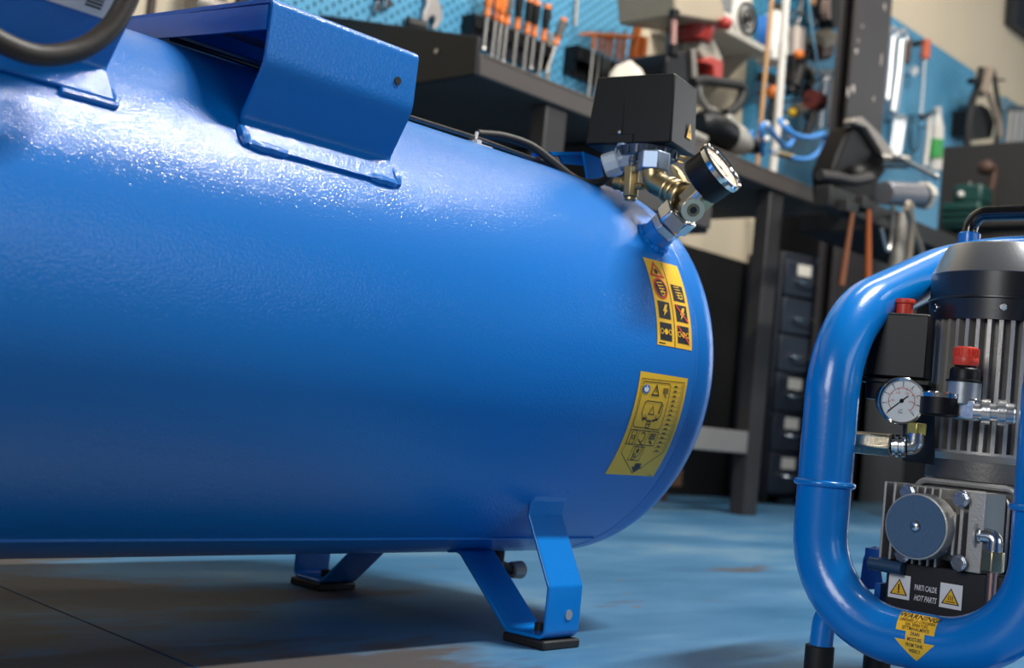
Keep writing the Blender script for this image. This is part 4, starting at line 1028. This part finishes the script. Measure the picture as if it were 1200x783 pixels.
g = G(); a, b = px(812, 158, 1, YP - .05), px(826, 164, 1, YP - .05); g.cyl(a, b, .014, n=14); g.done('side_knob', mat('light_grey_cast', 'aaa79f'), t, bevel=.003)
g = G(); b3 = px(884, 172, 1, YP); g.cyl(b2, b3 + (b3 - b2) * .4, .026, .022, n=18); g.done('rear_cap', BLACKR, t, bevel=.003)
g = G(); g.box((px(850, 150, 1, YP).x, YP, BZ + .012), (.10, .10, .024)); g.done('rest_pad', BLACKR, t, bevel=.004)

# coiled blue air hose with brass coupling
YH = 2.12
t = thing('air_hose', 'blue coiled air hose with brass coupling on the bench end', 'hose', (px(920, 175, 1, YH).x, YH, BZ))
g = G(); g.tube(spline([px(x, y, 1, YH + d) for x, y, d in ((893, 182, .02), (894, 168, 0), (892, 152, -.02), (896, 146, -.02), (905, 155, 0), (916, 169, .02), (925, 170, .03), (929, 160, .03), (922, 148, .02), (914, 141, 0), (920, 150, -.02), (934, 159, -.03), (950, 161, -.03), (964, 157, -.02), (966, 163, 0), (961, 176, .0), (948, 186, -.01), (932, 186, -.01), (926, 183, 0))], 5), .0085, 12); g.done('hose_coil', HOSEB, t)
a, b = px(928, 183, 1, YH), px(910, 179, 1, YH)
g = G(); g.cyl(a, b, .0115, n=14); co = g.done('brass_coupling', BRASS, t, bevel=.001)
g = G(); g.cyl(b, b.lerp(a, -.4), .0095, n=14); g.done('coupling_tip', ZINC, co, bevel=.001)
for x, y in ((898, 146), (898, 163), (927, 158), (920, 145)):
    g = G(); g.sph(px(x, y, 1, YH - .02), .011, 10); g.done('hose_clip', WHITEP, t)
g = G(); g.tube(spline([px(*p, 1, 2.30) for p in ((878, 176), (878, 160), (881, 154), (884, 168), (890, 178))], 4), .006, 10); g.done('hose_tail', HOSEB, t)

# wall shelf and what stands on it
SYf = 2.44
s0 = px(834, 26, 1, SYf); s1 = px(906, 56, 1, SYf); sz = (s0.z + s1.z) / 2
t = thing('wall_shelf', 'pale grey wall shelf above the polisher', 'shelf', ((s0.x + s1.x) / 2, 2.57, sz))
g = G(); g.box(((s0.x + s1.x) / 2, (SYf + WY) / 2, sz - .008), (s1.x - s0.x, WY - SYf, .024)); g.done('shelf_board', mat('pale_shelf', 'b4b0a6', .55, var=.15), t, bevel=.003)
for xx in (s0.x + .12, s1.x - .06):
    g = G(); g.prism([(xx, WY - .002, sz - .02), (xx, SYf + .05, sz - .02), (xx, WY - .002, sz - .19)], (.006, 0, 0)); g.done('bracket', mat('pale_shelf', 'b4b0a6'), t)
zs = sz + .0045
t = thing('box', 'white instrument box with a grey window on the wall shelf', 'box', (px(846, 10, 1, 2.5).x, 2.5, zs))
c = px(846, 10, 1, 2.5)
g = G(); g.box((c.x, 2.55, zs + .11), (.11, .14, .22)); bx = g.done('case', WHITEP, t, bevel=.005)
g = G(); g.box((c.x - .01, 2.479, zs + .10), (.075, .006, .06)); g.done('window', mat('grey_window', '77797a', .3), bx)
t = thing('fan', 'small round grille fan beside the white box on the shelf', 'fan', (px(868, 14, 1, 2.5).x, 2.5, zs))
c = px(870, 14, 1, 2.5); c.x += .03; c.z = zs + .095
g = G(); g.cyl(c + V((0, .05, 0)), c, .075, n=32); ff = g.done('fan_housing', WHITEP, t, bevel=.006)
g = G(); g.torus(c + V((0, -.004, 0)), (0, 1, 0), .055, .006, 32, 6); g.torus(c + V((0, -.004, 0)), (0, 1, 0), .032, .005, 28, 6); g.sph(c, .018, 12); g.done('grille', BSTEEL, ff)
g = G(); g.box((c.x, 2.53, zs + .008), (.10, .08, .016)); g.done('fan_foot', WHITEP, t, bevel=.002)
t = thing('tape_reel', 'blue round tape reel standing on the wall shelf', 'reel', (px(890, 22, 1, 2.5).x, 2.5, zs))
c = px(890, 22, 1, 2.5); c.z = zs + .066
g = G(); ax = V((.5, -1, 0)).normalized(); g.lathe([(0, .062), (.004, .066), (.03, .066), (.034, .062)], c, ax, 36); rl = g.done('reel_side', INKB, t)
g = G(); g.lathe([(.0335, .030), (.036, .030)], c, ax, 24); g.done('reel_hub', HOSEB, rl)
t = thing('canister', 'white plastic canister at the right end of the wall shelf', 'canister', (px(908, 20, 1, 2.5).x, 2.5, zs))
c = px(908, 20, 1, 2.53)
g = G(); g.lathe([(0, .052), (.005, .056), (.15, .056), (.185, .035), (.19, .022), (.21, .022)], (c.x, 2.53, zs), (0, 0, 1), 26); cb = g.done('canister_body', WHITEP, t)
g = G(); g.lathe([(.2, .025), (.225, .025), (.228, .02)], (c.x, 2.53, zs), (0, 0, 1), 20); g.done('cap', BLACK, cb)

# poles leaning at the bench end
t = thing('wooden_pole', 'thin pale wooden pole standing behind the blue hose coil', 'pole', px(889, 178, 1, 2.3))
g = G(); g.tube([V((px(889, 180, 1, 2.3).x, 2.3, BZ + .001)), px(891, 150, 1, 2.3), px(907, -30, 1, 2.3)], .008, 10); g.done('pole', WOOD, t)
t = thing('white_pipe', 'white plastic pipe standing right of the wooden pole', 'pipe', px(914, 180, 1, 2.35))
g = G(); b = px(923, -30, 1, 2.35); a = px(911, 148, 1, 2.35); g.tube([V((a.x - .01, 2.35, BZ + .001)), a, b], .014, 14); pp = g.done('pipe', WHITEP, t)
g = G(); m_ = px(917, 66, 1, 2.35); g.cyl(m_, m_ + (b - a).normalized() * .05, .017, n=14); g.done('pipe_socket', WHITEP, pp)

# tools on the crowded teal board
TYb = PY - .03
def blob_tool(name, label, cat, parts):
    c = None; t = None
    for nm, kind, pts, r, m, d in parts:
        P_ = [px(x, y, 1, TYb - d) for x, y in pts]
        if t is None: t = thing(name, label, cat, P_[0])
        g = G()
        if kind == 'tube': g.tube(spline(P_, 4) if len(P_) > 2 else P_, r, 12)
        elif kind == 'prism': g.prism(P_, (0, r, 0))
        elif kind == 'disc': g.cyl(P_[0], P_[0] + V((0.3 * r, -r, 0)) * .7, r, n=28)
        elif kind == 'ball': g.sph(P_[0], r, 16)
        elif kind == 'cone': g.tube(P_, r, 14)
        elif kind == 'ring': g.torus(P_[0], (.2, 1, 0), r[0], r[1], 28, 8)
        g.done(nm, m, t, bevel=.002 if kind in ('prism', 'disc') else 0)
    q = px(*parts[0][2][0], 1, TYb - parts[0][5]); g = G(); g.cyl(q, (q.x, PY - .001, q.z), .004, n=8); g.done('hook_peg', BSTEEL, t)
    return t
blob_tool('tape_roll', 'black tape roll with pale centre at the top of the teal board', 'tape', [('roll', 'disc', [(962, 10)], .085, BLACKR, 0), ('core', 'disc', [(964, 11)], .042, mat('pale_core', 'c9aea0', .6), .052)])
blob_tool('air_gun', 'pale grey cylindrical air tool hanging at the left of the teal board', 'air tool', [('barrel', 'cone', [(931, 66), (933, 34)], .036, mat('pale_tool', 'b7aaa0', .45, .3), .03), ('nozzle', 'cone', [(933, 34), (933, 28), (931, 22)], [.022, .014, .010], STEEL, .03), ('hook_loop', 'ring', [(932, 20)], (.022, .005), STEEL, .03)])
blob_tool('pruner', 'black handled snips with orange catch under the pale air tool', 'snips', [('grip', 'tube', [(934, 64), (938, 76), (935, 90), (931, 102)], .024, BLACKR, .11), ('second_grip', 'tube', [(928, 68), (930, 84), (929, 98), (927, 108)], .018, BLACKR, .10), ('catch', 'ball', [(936, 64)], .020, ORANGE, .12)])
blob_tool('ball_hammer', 'orange knob-ended tool hanging low on the teal board left of the white pipe', 'tool', [('knob', 'ball', [(906, 108)], .028, ORANGE, .04), ('stem', 'tube', [(905, 90), (906, 108), (903, 140)], .014, BSTEEL, .03), ('head', 'prism', [(897, 84), (911, 88), (911, 96), (897, 94)], .04, BSTEEL, .04)])
blob_tool('angle_grinder', 'grey and red small grinder hanging near the right of the teal board', 'power tool', [('housing', 'cone', [(955, 52), (970, 46)], .045, mat('tool_grey_enamel', '8c8476', .5), .05), ('red_switch', 'prism', [(968, 41), (972, 42), (972, 54), (968, 52)], .04, RED, .07), ('dark_head', 'cone', [(955, 62), (968, 60)], .036, mat('dark_red_brown', '4a2320', .5), .05), ('tail', 'tube', [(955, 58), (946, 62), (944, 70)], .016, BLACK, .04)])
blob_tool('utility_knife', 'grey tool with yellow end lying across the lower teal board', 'knife', [('body', 'cone', [(930, 131), (948, 124)], .024, mat('tool_grey_brown', '6a5f50', .5), .04), ('yellow_end', 'ball', [(928, 132)], .019, YELP, .045), ('yellow_tip', 'ball', [(947, 123)], .022, YELP, .045)])
blob_tool('mallet', 'dark red headed mallet at the lower right of the teal board', 'mallet', [('head', 'cone', [(950, 116), (960, 120)], .038, mat('dark_red_rubber', '5c2420', .6), .14), ('handle', 'tube', [(955, 121), (951, 142), (945, 160)], .014, BLACKR, .14), ('band', 'ball', [(954, 126)], .017, YELP, .14)])
for i, (x0_, x1_) in enumerate(((966, 959), (974.5, 970))):
    blob_tool('ring_spanner', ('left' if i == 0 else 'right') + ' one of two long pale spanners low on the teal board', 'wrench', [('shank', 'tube', [(x0_, 92), ((x0_ + x1_) / 2, 118), (x1_, 150)], .014, mat('pale_chrome', 'c8ccd0', .3, .6), .03), ('ring_end', 'ring', [(x0_, 88)], (.018, .008), STEEL, .03)])
blob_tool('chain_wrench', 'steel chain tool looped in the middle of the teal board', 'wrench', [('chain', 'tube', [(942, 76), (947, 80), (953, 84), (962, 85), (968, 84)], .009, mat('dull_zinc', '8a857e'), .07), ('handle', 'tube', [(944, 80), (948, 88), (950, 96), (946, 102)], .020, BLACKR, .06)])
blob_tool('wire_coil', 'thin blue wire hanging across the teal board from its top', 'wire', [('wire', 'tube', [(947, -8), (951, 30), (956, 62), (960, 86)], .0045, mat('pale_blue_wire', '6fa9c9', .4), .11)])
blob_tool('tin_snips', 'dark hooked cutter near the lower middle of the teal board', 'snips', [('grip', 'tube', [(940, 112), (943, 107), (938, 104), (933, 110)], .010, BLACK, .015), ('grip', 'tube', [(947, 136), (951, 142), (948, 152)], .014, BLACKR, .015)])
blob_tool('hook_knife', 'small steel hook hanging at the top of the teal board', 'hook', [('hook', 'tube', [(938, -4), (939, 6), (937, 12), (940, 16)], .007, mat('dull_zinc', '8a857e'), .03)])
blob_tool('paint_scraper', 'beige handled scraper beside the tape roll', 'scraper', [('handle', 'cone', [(952, -6), (952, 6)], .016, WOOD, .05), ('blade', 'prism', [(949, 6), (955, 6), (960, 26), (952, 32), (946, 24)], .006, mat('dark_blade', '4c545a', .4, .5), .04)])
blob_tool('ring_magnet', 'grey ring hanging under the right end of the shelf', 'ring', [('ring', 'ring', [(904, 62)], (.034, .007), STEEL, .06)])
blob_tool('adjustable_wrench', 'dark adjustable spanner between the white pipe and the snips', 'wrench', [('shank', 'tube', [(922, 92), (925, 102), (923, 110)], .013, BSTEEL, .03), ('jaw', 'prism', [(917, 82), (928, 80), (929, 90), (924, 95), (918, 92)], .02, BSTEEL, .04)])

# ------------------------------------------------------------------ steel column, vise and the right side
xl = px(1000, 60, 1, 2.30).x; xr_ = px(1042, 60, 1, 2.30).x
g = G()
g.box(((xl + xr_) / 2, 2.31, 1.9), (xr_ - xl, .016, 3.8)); g.box(((xl + xr_) / 2, 2.368, 1.9), (xr_ - xl, .016, 3.8)); g.box(((xl + xr_) / 2, 2.34, 1.9), (.02, .06, 3.8))
t = tag(g.done('steel_column', mat('column_dark_paint', '2f2c2e', .55, 0, .1, 30, .25, 6), bevel=.003), 'dark grey steel column with paint chips, behind the bench vise', 'column')
CHIP = mat('chip_white', 'bcb4ac', .7)
g = G()
for x, y, w_, h_ in ((1011, 31, 1.6, 2), (1006, 48, 1.4, 2), (1004, 60, 4, 3.4), (1000, 104, 3.4, 6), (1033, 70, 1.4, 10), (1037, 8, 1.6, 6), (994, 108, 2, 8), (1024, 116, 1.6, 4)):
    p0 = px(x, y, 1, 2.298); s = .0028
    g.prism([p0 + V((w_ * s * math.cos(k * PI / 3) * (1 + .3 * math.sin(k * 2.4 + x)), 0, h_ * s * math.sin(k * PI / 3))) for k in range(6)], (0, .002, 0))
o = g.done('paint_chips', CHIP, t); o['kind'] = 'stuff'

VY = 1.85
vc = px(1015, 235, 1, VY)
t = thing('bench_vise', 'heavy black bench vise with grey jaws at the bench end', 'vise', (vc.x, VY + .03, 1.0))
g = G(); prism_px(g, [(978, 236), (976, 200), (984, 178), (992, 160), (998, 148), (1020, 150), (1040, 178), (1040, 200), (1030, 214), (1028, 236)], VY - .01, .075); vb = g.done('vise_body', mat('vise_black', '09090b', .5, .0, .08, 60, .2, spec=.15), t, bevel=.012)
g = G(); prism_px(g, [(999, 143), (1003, 138), (1011, 137), (1031, 156), (1046, 176), (1046, 184), (1038, 186), (1016, 150)], VY - .03, .035); g.done('vise_jaw', mat('jaw_grey', '8d867e', .5, .4, .1, 60, .2), t, bevel=.004)
g = G(); g.tube([px(1030, 188, 1, VY - .02), px(1062, 190, 1, VY - .06)], .022, 18); sp = g.done('spindle', STEEL, t)
a, b = px(1050, 183, 1, VY - .07), px(1097, 207, 1, VY - .09)
g = G(); g.tube([a, b], .0075, 10); g.sph(b, .012, 10); g.sph(a, .012, 10); g.done('vise_handle', STEEL, sp)
g = G(); prism_px(g, [(984, 236), (1030, 236), (1032, 246), (984, 246)], VY + .0, .06); g.done('vise_base', mat('vise_black', '100f12'), t, bevel=.004)
g = G(); c = px(1005, 205, 1, VY - .02); g.sph(c, .03, 14); g.done('vise_bolt', BSTEEL, t)
g = G(); g.tube(spline([px(*p, 1, VY - .05) for p in ((960, 205), (980, 208), (1000, 212), (1020, 208))], 4), .016, 12); g.done('side_tube', DSTEEL, t)
# corner bench carrying the vise end and the clutter to the right
TZ2 = px(1060, 246, 1, VY).z
t2 = thing('side_bench', 'low dark bench at the bench end, under the vise and the pipe', 'workbench', (4.02, 1.857, 0))
zt2 = px(1125, 268, 0, 4.75).z
x5 = px(968, 240, 1, 1.95).x
vb0 = min((px(1030, 246, 1, VY)).z, px(984, 246, 1, VY).z)
g = G(); g.box((4.02, 1.857, vb0 - .03), (1.20, .31, .06)); g.done('bench_top', BSTEEL, t2, bevel=.004)
g = G(); g.box((3.25, 1.725, vb0 - .03), (.40, .05, .06)); g.done('tool_rail', BSTEEL, t2, bevel=.004)
for xx in (4.30, 4.57):
    for yy in (1.75, 1.97):
        g = G(); g.box((xx, yy, (vb0 - .06) / 2), (.06, .06, vb0 - .06)); g.done('leg', BSTEEL, t2)

YQ = 1.725
t = thing('cut_pipe', 'short thick grey pipe with ragged pale end under the vise handle', 'pipe', px(1060, 246, 1, YQ))
a, b = px(1036, 226, 1, YQ), px(1078, 229, 1, YQ - .03); d_ = (b - a).normalized()
g = G(); g.cyl(a, b, .036, n=28); pb_ = g.done('pipe_body', mat('satin_grey_pipe', '9a9aa0', .35, .7), t, bevel=.002)
g = G(); g.cyl(b, b + d_ * .012, .0365, n=28); g.done('dark_band', BLACKR, t)
g = G(); fx, fy, fz = frame(d_); rings = []
R1 = random.Random(9); rr_ = [.040 + R1.uniform(-.004, .005) for k in range(28)]
for h_, s in ((.010, .9), (.014, 1), (.034, 1), (.040, .8), (.040, .02)):
    rings.append([b + d_ * h_ + (fx * math.cos(2 * PI * k / 28) + fy * math.sin(2 * PI * k / 28)) * rr_[k] * s for k in range(28)])
g.loft(rings); g.done('ragged_end', mat('pale_plaster', 'b9b4aa', .8, 0, .4, 60, .25, 30), t)
g = G(); g.box((px(1056, 244, 1, YQ).x, YQ + .03, (vb0 + a.z - .036) / 2), (.10, .05, max(.01, a.z - .034 - vb0))); g.done('cradle_block', BSTEEL, t)

# tools hanging below the side bench
YT = 1.655
def hang(label, name, top, bot, r, m, cat, extra=None):
    a, b = px(*top, 1, YT), px(*bot, 1, YT)
    t = thing(name, label, cat, b)
    g = G(); g.tube([a, a.lerp(b, .3), a.lerp(b, .8), b], [r * .7, r * .8, r, r * 1.05], 12); g.done('handle', m, t)
    g = G(); g.tube([a + V((0, .0, -.004)), a + V((0, .035, -.002)), V((a.x, 1.700, vb0 - .03))], .005, 8); g.done('hook_peg', BSTEEL, t)
    if extra:
        g = G(); g.prism([a + V(q) for q in extra], (0, .03, 0)); g.done('head', BSTEEL, t, bevel=.003)
hd_ = ((-.035, 0, 0), (.03, 0, 0), (.035, 0, .03), (-.03, 0, .035))
hang('dull brown hammer handle hanging left under the side bench', 'hammer', (999, 250), (986, 335), .009, mat('brown_handle_wood', '6a3818', .6), 'hammer', hd_)
hang('bright orange hammer handle hanging right of the other under the side bench', 'hammer', (1018, 246), (1017, 338), .010, mat('orange_ash_wood', '9a4c1c', .6), 'hammer', hd_)
hang('thick grey tube hanging under the pipe beside the orange handles', 'steel_tube', (1058, 250), (1049, 322), .022, mat('dull_zinc', '8a857e'), 'tube')
t = thing('steel_hook', 'long steel hook hanging between the hammers and the grey tube', 'hook', px(1042, 290, 1, YT))
g = G(); g.tube(spline([px(*p, 1, YT - .02) for p in ((1047, 240), (1046, 262), (1043, 288), (1039, 292), (1033, 268))], 5), .006, 10); g.done('hook', STEEL, t)
t = thing('pipe_pliers', 'grey pipe pliers hanging open at the right of the grey tube', 'pliers', px(1075, 300, 1, YT))
for i, q in enumerate((((1066, 242), (1070, 268), (1078, 290), (1083, 308)), ((1062, 244), (1068, 262), (1066, 296), (1064, 312)))):
    g = G(); g.tube(spline([px(*p, 1, YT - .05 - .02 * i) for p in q], 5), .010, 10); g.done('handle', mat('worn_grey_steel', '7d7468', .5, .5), t)
g = G(); g.sph(px(1065, 243, 1, YT - .05), .022, 12, (1, .6, 1)); g.done('jaw', mat('worn_grey_steel', '7d7468'), t)

# dark cabinet at the right with machine and clutter before it
XC = 5.15
q0 = px(1105, 172, 0, XC); q1 = px(1230, 172, 0, XC)
t = thing('tall_cabinet', 'large flat dark cabinet at the right, behind the green machine', 'cabinet', (XC + .3, (q0.y + 1.2) / 2, 0))
g = G(); g.box((XC + .3, (q0.y + 1.2) / 2, q0.z / 2), (.6, q0.y - 1.2, q0.z)); g.done('carcass', mat('charcoal_panel', '2a2828', .6, 0, .03, 60, .08), t, bevel=.006)
XG = 4.76
zg = px(1125, 264, 0, 4.68).z
t3 = thing('machine_table', 'dark table carrying the green machine, mostly hidden behind the small compressor', 'table', (4.9, 1.5, 0))
g = G(); g.box((4.90, 1.44, zg - .025), (.44, .62, .05)); g.done('table_top', DSTEEL, t3, bevel=.004)
for xx in (4.73, 5.07):
    for yy in (1.18, 1.70):
        g = G(); g.box((xx, yy, (zg - .05) / 2), (.06, .06, zg - .05)); g.done('leg', BSTEEL, t3)
t = thing('green_machine', 'dark green cast machine standing before the dark cabinet', 'machine', (XG + .06, px(1128, 240, 0, XG).y, zg))
gy = px(1128, 240, 0, XG).y; wy = abs(px(1102, 240, 0, XG).y - px(1146, 240, 0, XG).y)
zm = px(1125, 238, 0, XG).z; zt3 = px(1125, 215, 0, XG).z
g = G(); g.box((XG + .06, gy, (zg + zm) / 2), (.16, wy, zm - zg)); g.done('machine_bed', GREENM, t, bevel=.008)
for i in range(3):
    g = G(); g.box((XG - .025, gy, zg + (zm - zg) * (.25 + .25 * i)), (.012, wy * .96, (zm - zg) * .09)); g.done('bed_rib', GREENM, t, bevel=.002)
g = G(); g.box((XG + .07, gy - .01, (zm + zt3) / 2), (.12, wy * .8, zt3 - zm)); g.done('machine_head', GREENM, t, bevel=.015)
g = G(); g.sph(px(1126, 228, 0, XG), .014, 12); g.done('knob', WHITEP, t)
g = G(); a = px(1137, 213, 0, XG + .02); g.cyl(V((a.x, a.y, zt3 - .01)), a, .005, n=8); g.done('lever', STEEL, t)
t = thing('grease_gun', 'brown lever tool leaning on the dark cabinet beside the green machine', 'tool', px(1155, 240, 0, 4.9))
g = G(); g.tube(spline([px(*p, 0, 4.95) for p in ((1150, 197), (1157, 192), (1164, 200), (1163, 216), (1160, 230), (1158, 262))], 5), .018, 12); g.done('lever_arm', BROWN, t)
g = G(); g.sph(px(1156, 197, 0, 4.93), .032, 14, (1, 1.2, .9)); g.done('head', BROWN, t)
t = thing('hardware_tray', 'jumble of grey and tan castings lying on the table before the cabinet', 'tray', px(1160, 272, 0, 4.6))
g = G(); p0 = px(1165, 275, 0, 4.75); g.box((4.79, p0.y - .08, zg + .012), (.16, .26, .024)); g.done('tray_pan', DSTEEL, t, bevel=.003)
for i in range(9):
    R2 = random.Random(i); g = G(); g.sph((4.78 + R2.uniform(-.04, .04), p0.y + .02 - i * .026, zg + .03), .016 + R2.uniform(0, .012), 12, (1, 1.2, .8)); g.done('casting', (mat('dull_zinc', '8a857e'), WOOD, mat('worn_grey_steel', '7d7468'))[i % 3], t)

# right-hand pegboard tools
RYb = PY - .03
def rt(name, label, cat, parts, group=None):
    global TYb
    TYb = RYb; t = blob_tool(name, label, cat, parts)
    if group: t['group'] = group
PCH = mat('pale_chrome', 'c8ccd0', .3, .6)
rt('long_spanner', 'left one of two long pale spanners on the right pegboard beside the column', 'wrench', [('shank', 'tube', [(1046, 44), (1043, 80), (1039, 118)], .020, PCH, .02), ('jaw', 'ring', [(1047, 38)], (.022, .009), PCH, .02)])
rt('long_spanner', 'right one of two long pale spanners on the right pegboard beside the column', 'wrench', [('shank', 'tube', [(1056, 48), (1052, 90), (1046, 132)], .022, PCH, .02), ('jaw', 'ring', [(1058, 42)], (.026, .010), PCH, .02)])
rt('file', 'brown handled file hanging right of the long spanners', 'file', [('handle', 'tube', [(1066, 46), (1064, 60), (1062, 74)], .014, BROWN, .02)])
rt('long_screwdriver', 'very long screwdriver with red handle on the right pegboard', 'screwdriver', [('handle', 'tube', [(1085.5, 47), (1085, 58), (1084, 69)], .021, mat('red_orange', 'c65a34', .45), .02), ('shaft', 'tube', [(1084, 69), (1082, 100), (1079, 137)], .006, STEEL, .02)])
rt('punch', 'small dark punch hanging beside the long red screwdriver', 'punch', [('body', 'tube', [(1072, 52), (1078, 51)], .012, BLACK, .03)])
for i, x in enumerate((1047, 1052, 1057)):
    rt('small_spanner', ('leftmost', 'middle', 'rightmost')[i] + ' of the three small spanners low on the right pegboard', 'wrench', [('shank', 'tube', [(x + 2, 142), (x, 158), (x - 4, 184)], .012, PCH, .02), ('jaw', 'ring', [(x + 2, 139)], (.014, .006), PCH, .02)], 'small spanners on the right pegboard')
rt('plier_fan', 'fan of small bright picks in the middle of the right pegboard', 'picks', [('pick', 'tube', [(1069, 88), (1065, 80)], .006, PCH, .02), ('pick', 'tube', [(1070, 88), (1069, 77)], .006, PCH, .02), ('pick', 'tube', [(1071, 88), (1074, 78)], .006, PCH, .02), ('pick', 'tube', [(1072, 88), (1077, 82)], .006, PCH, .02)])
rt('wire_loop', 'thin dark wire loop on the right pegboard left of the green cylinder', 'wire', [('loop', 'tube', [(1070, 140), (1066, 152), (1067, 172), (1072, 178), (1076, 168), (1076, 148), (1072, 140)], .004, DSTEEL, .006)])
rt('spray_can', 'white cylinder with green band hanging on the right pegboard', 'spray can', [('can', 'cone', [(1098, 148), (1096, 200)], .032, WHITEP, .06), ('green_band', 'cone', [(1097, 164), (1095.5, 186)], .034, GREEN, .06), ('nozzle', 'cone', [(1098, 126), (1099, 134), (1098, 148)], [.02, .016, .028], WHITEP, .06)])
rt('grease_rod', 'white slim rod hanging left of the green banded cylinder', 'rod', [('rod', 'tube', [(1089, 134), (1088, 160), (1084, 195)], .012, WHITEP, .09), ('hook_bar', 'tube', [(1079, 139), (1086, 136), (1091, 133)], .012, DNAVY, .09)])
rt('safety_harness', 'black and tan tool harness hanging on the wall above the dark cabinet', 'harness', [('bag', 'prism', [(1140, 130), (1150, 122), (1160, 128), (1166, 142), (1162, 162), (1148, 164), (1138, 158)], .10, BLACK, .08), ('tan_strap', 'tube', [(1160, 82), (1155, 96), (1149, 110)], .024, mat('tan_canvas', '9c8c7c', .8), .10), ('strap', 'tube', [(1150, 80), (1146, 100), (1138, 124), (1134, 150), (1133, 174)], .018, BLACKR, .10), ('strap', 'tube', [(1158, 108), (1164, 124), (1170, 142), (1172, 160)], .014, mat('tan_canvas', 'a89684'), .12), ('strap', 'tube', [(1164, 82), (1168, 110), (1172, 140), (1168, 168)], .012, BLACKR, .11), ('buckle', 'prism', [(1140, 92), (1150, 90), (1150, 98), (1141, 98)], .03, BLACK, .12), ('hook', 'tube', [(1158, 80), (1166, 92), (1177, 94)], .006, BSTEEL, .04)])
for i, x in enumerate((1185, 1192, 1199)):
    rt('hung_file', ('leftmost', 'middle', 'rightmost')[i] + ' of three pale files on the small board at the right edge', 'file', [('blade', 'tube', [(x, 130), (x - 2, 150), (x - 4, 172)], .010, mat('file_grey', 'b0a8a0', .5), .02), ('tang', 'tube', [(x, 124), (x, 130)], .010, BSTEEL, .02)], 'files on the small right board')
# dark box high on the wall, top right
c = px(1192, 10, 1, WY - .1)
t = thing('wall_box', 'dark grey electrical box high on the wall at the top right', 'box', (c.x + .2, WY - .08, c.z - .1))
zb = px(1190, 28, 1, WY - .06).z; xb = px(1190, 20, 1, WY - .06).x
g = G(); g.box((xb + .35, WY - .03, zb + .3), (.7, .058, .6)); g.done('case', DNAVY, t, bevel=.004)
g = G(); g.box((xb + .35, WY - .062, zb + .3), (.64, .006, .54)); g.done('lid', DNAVY, t, bevel=.002)
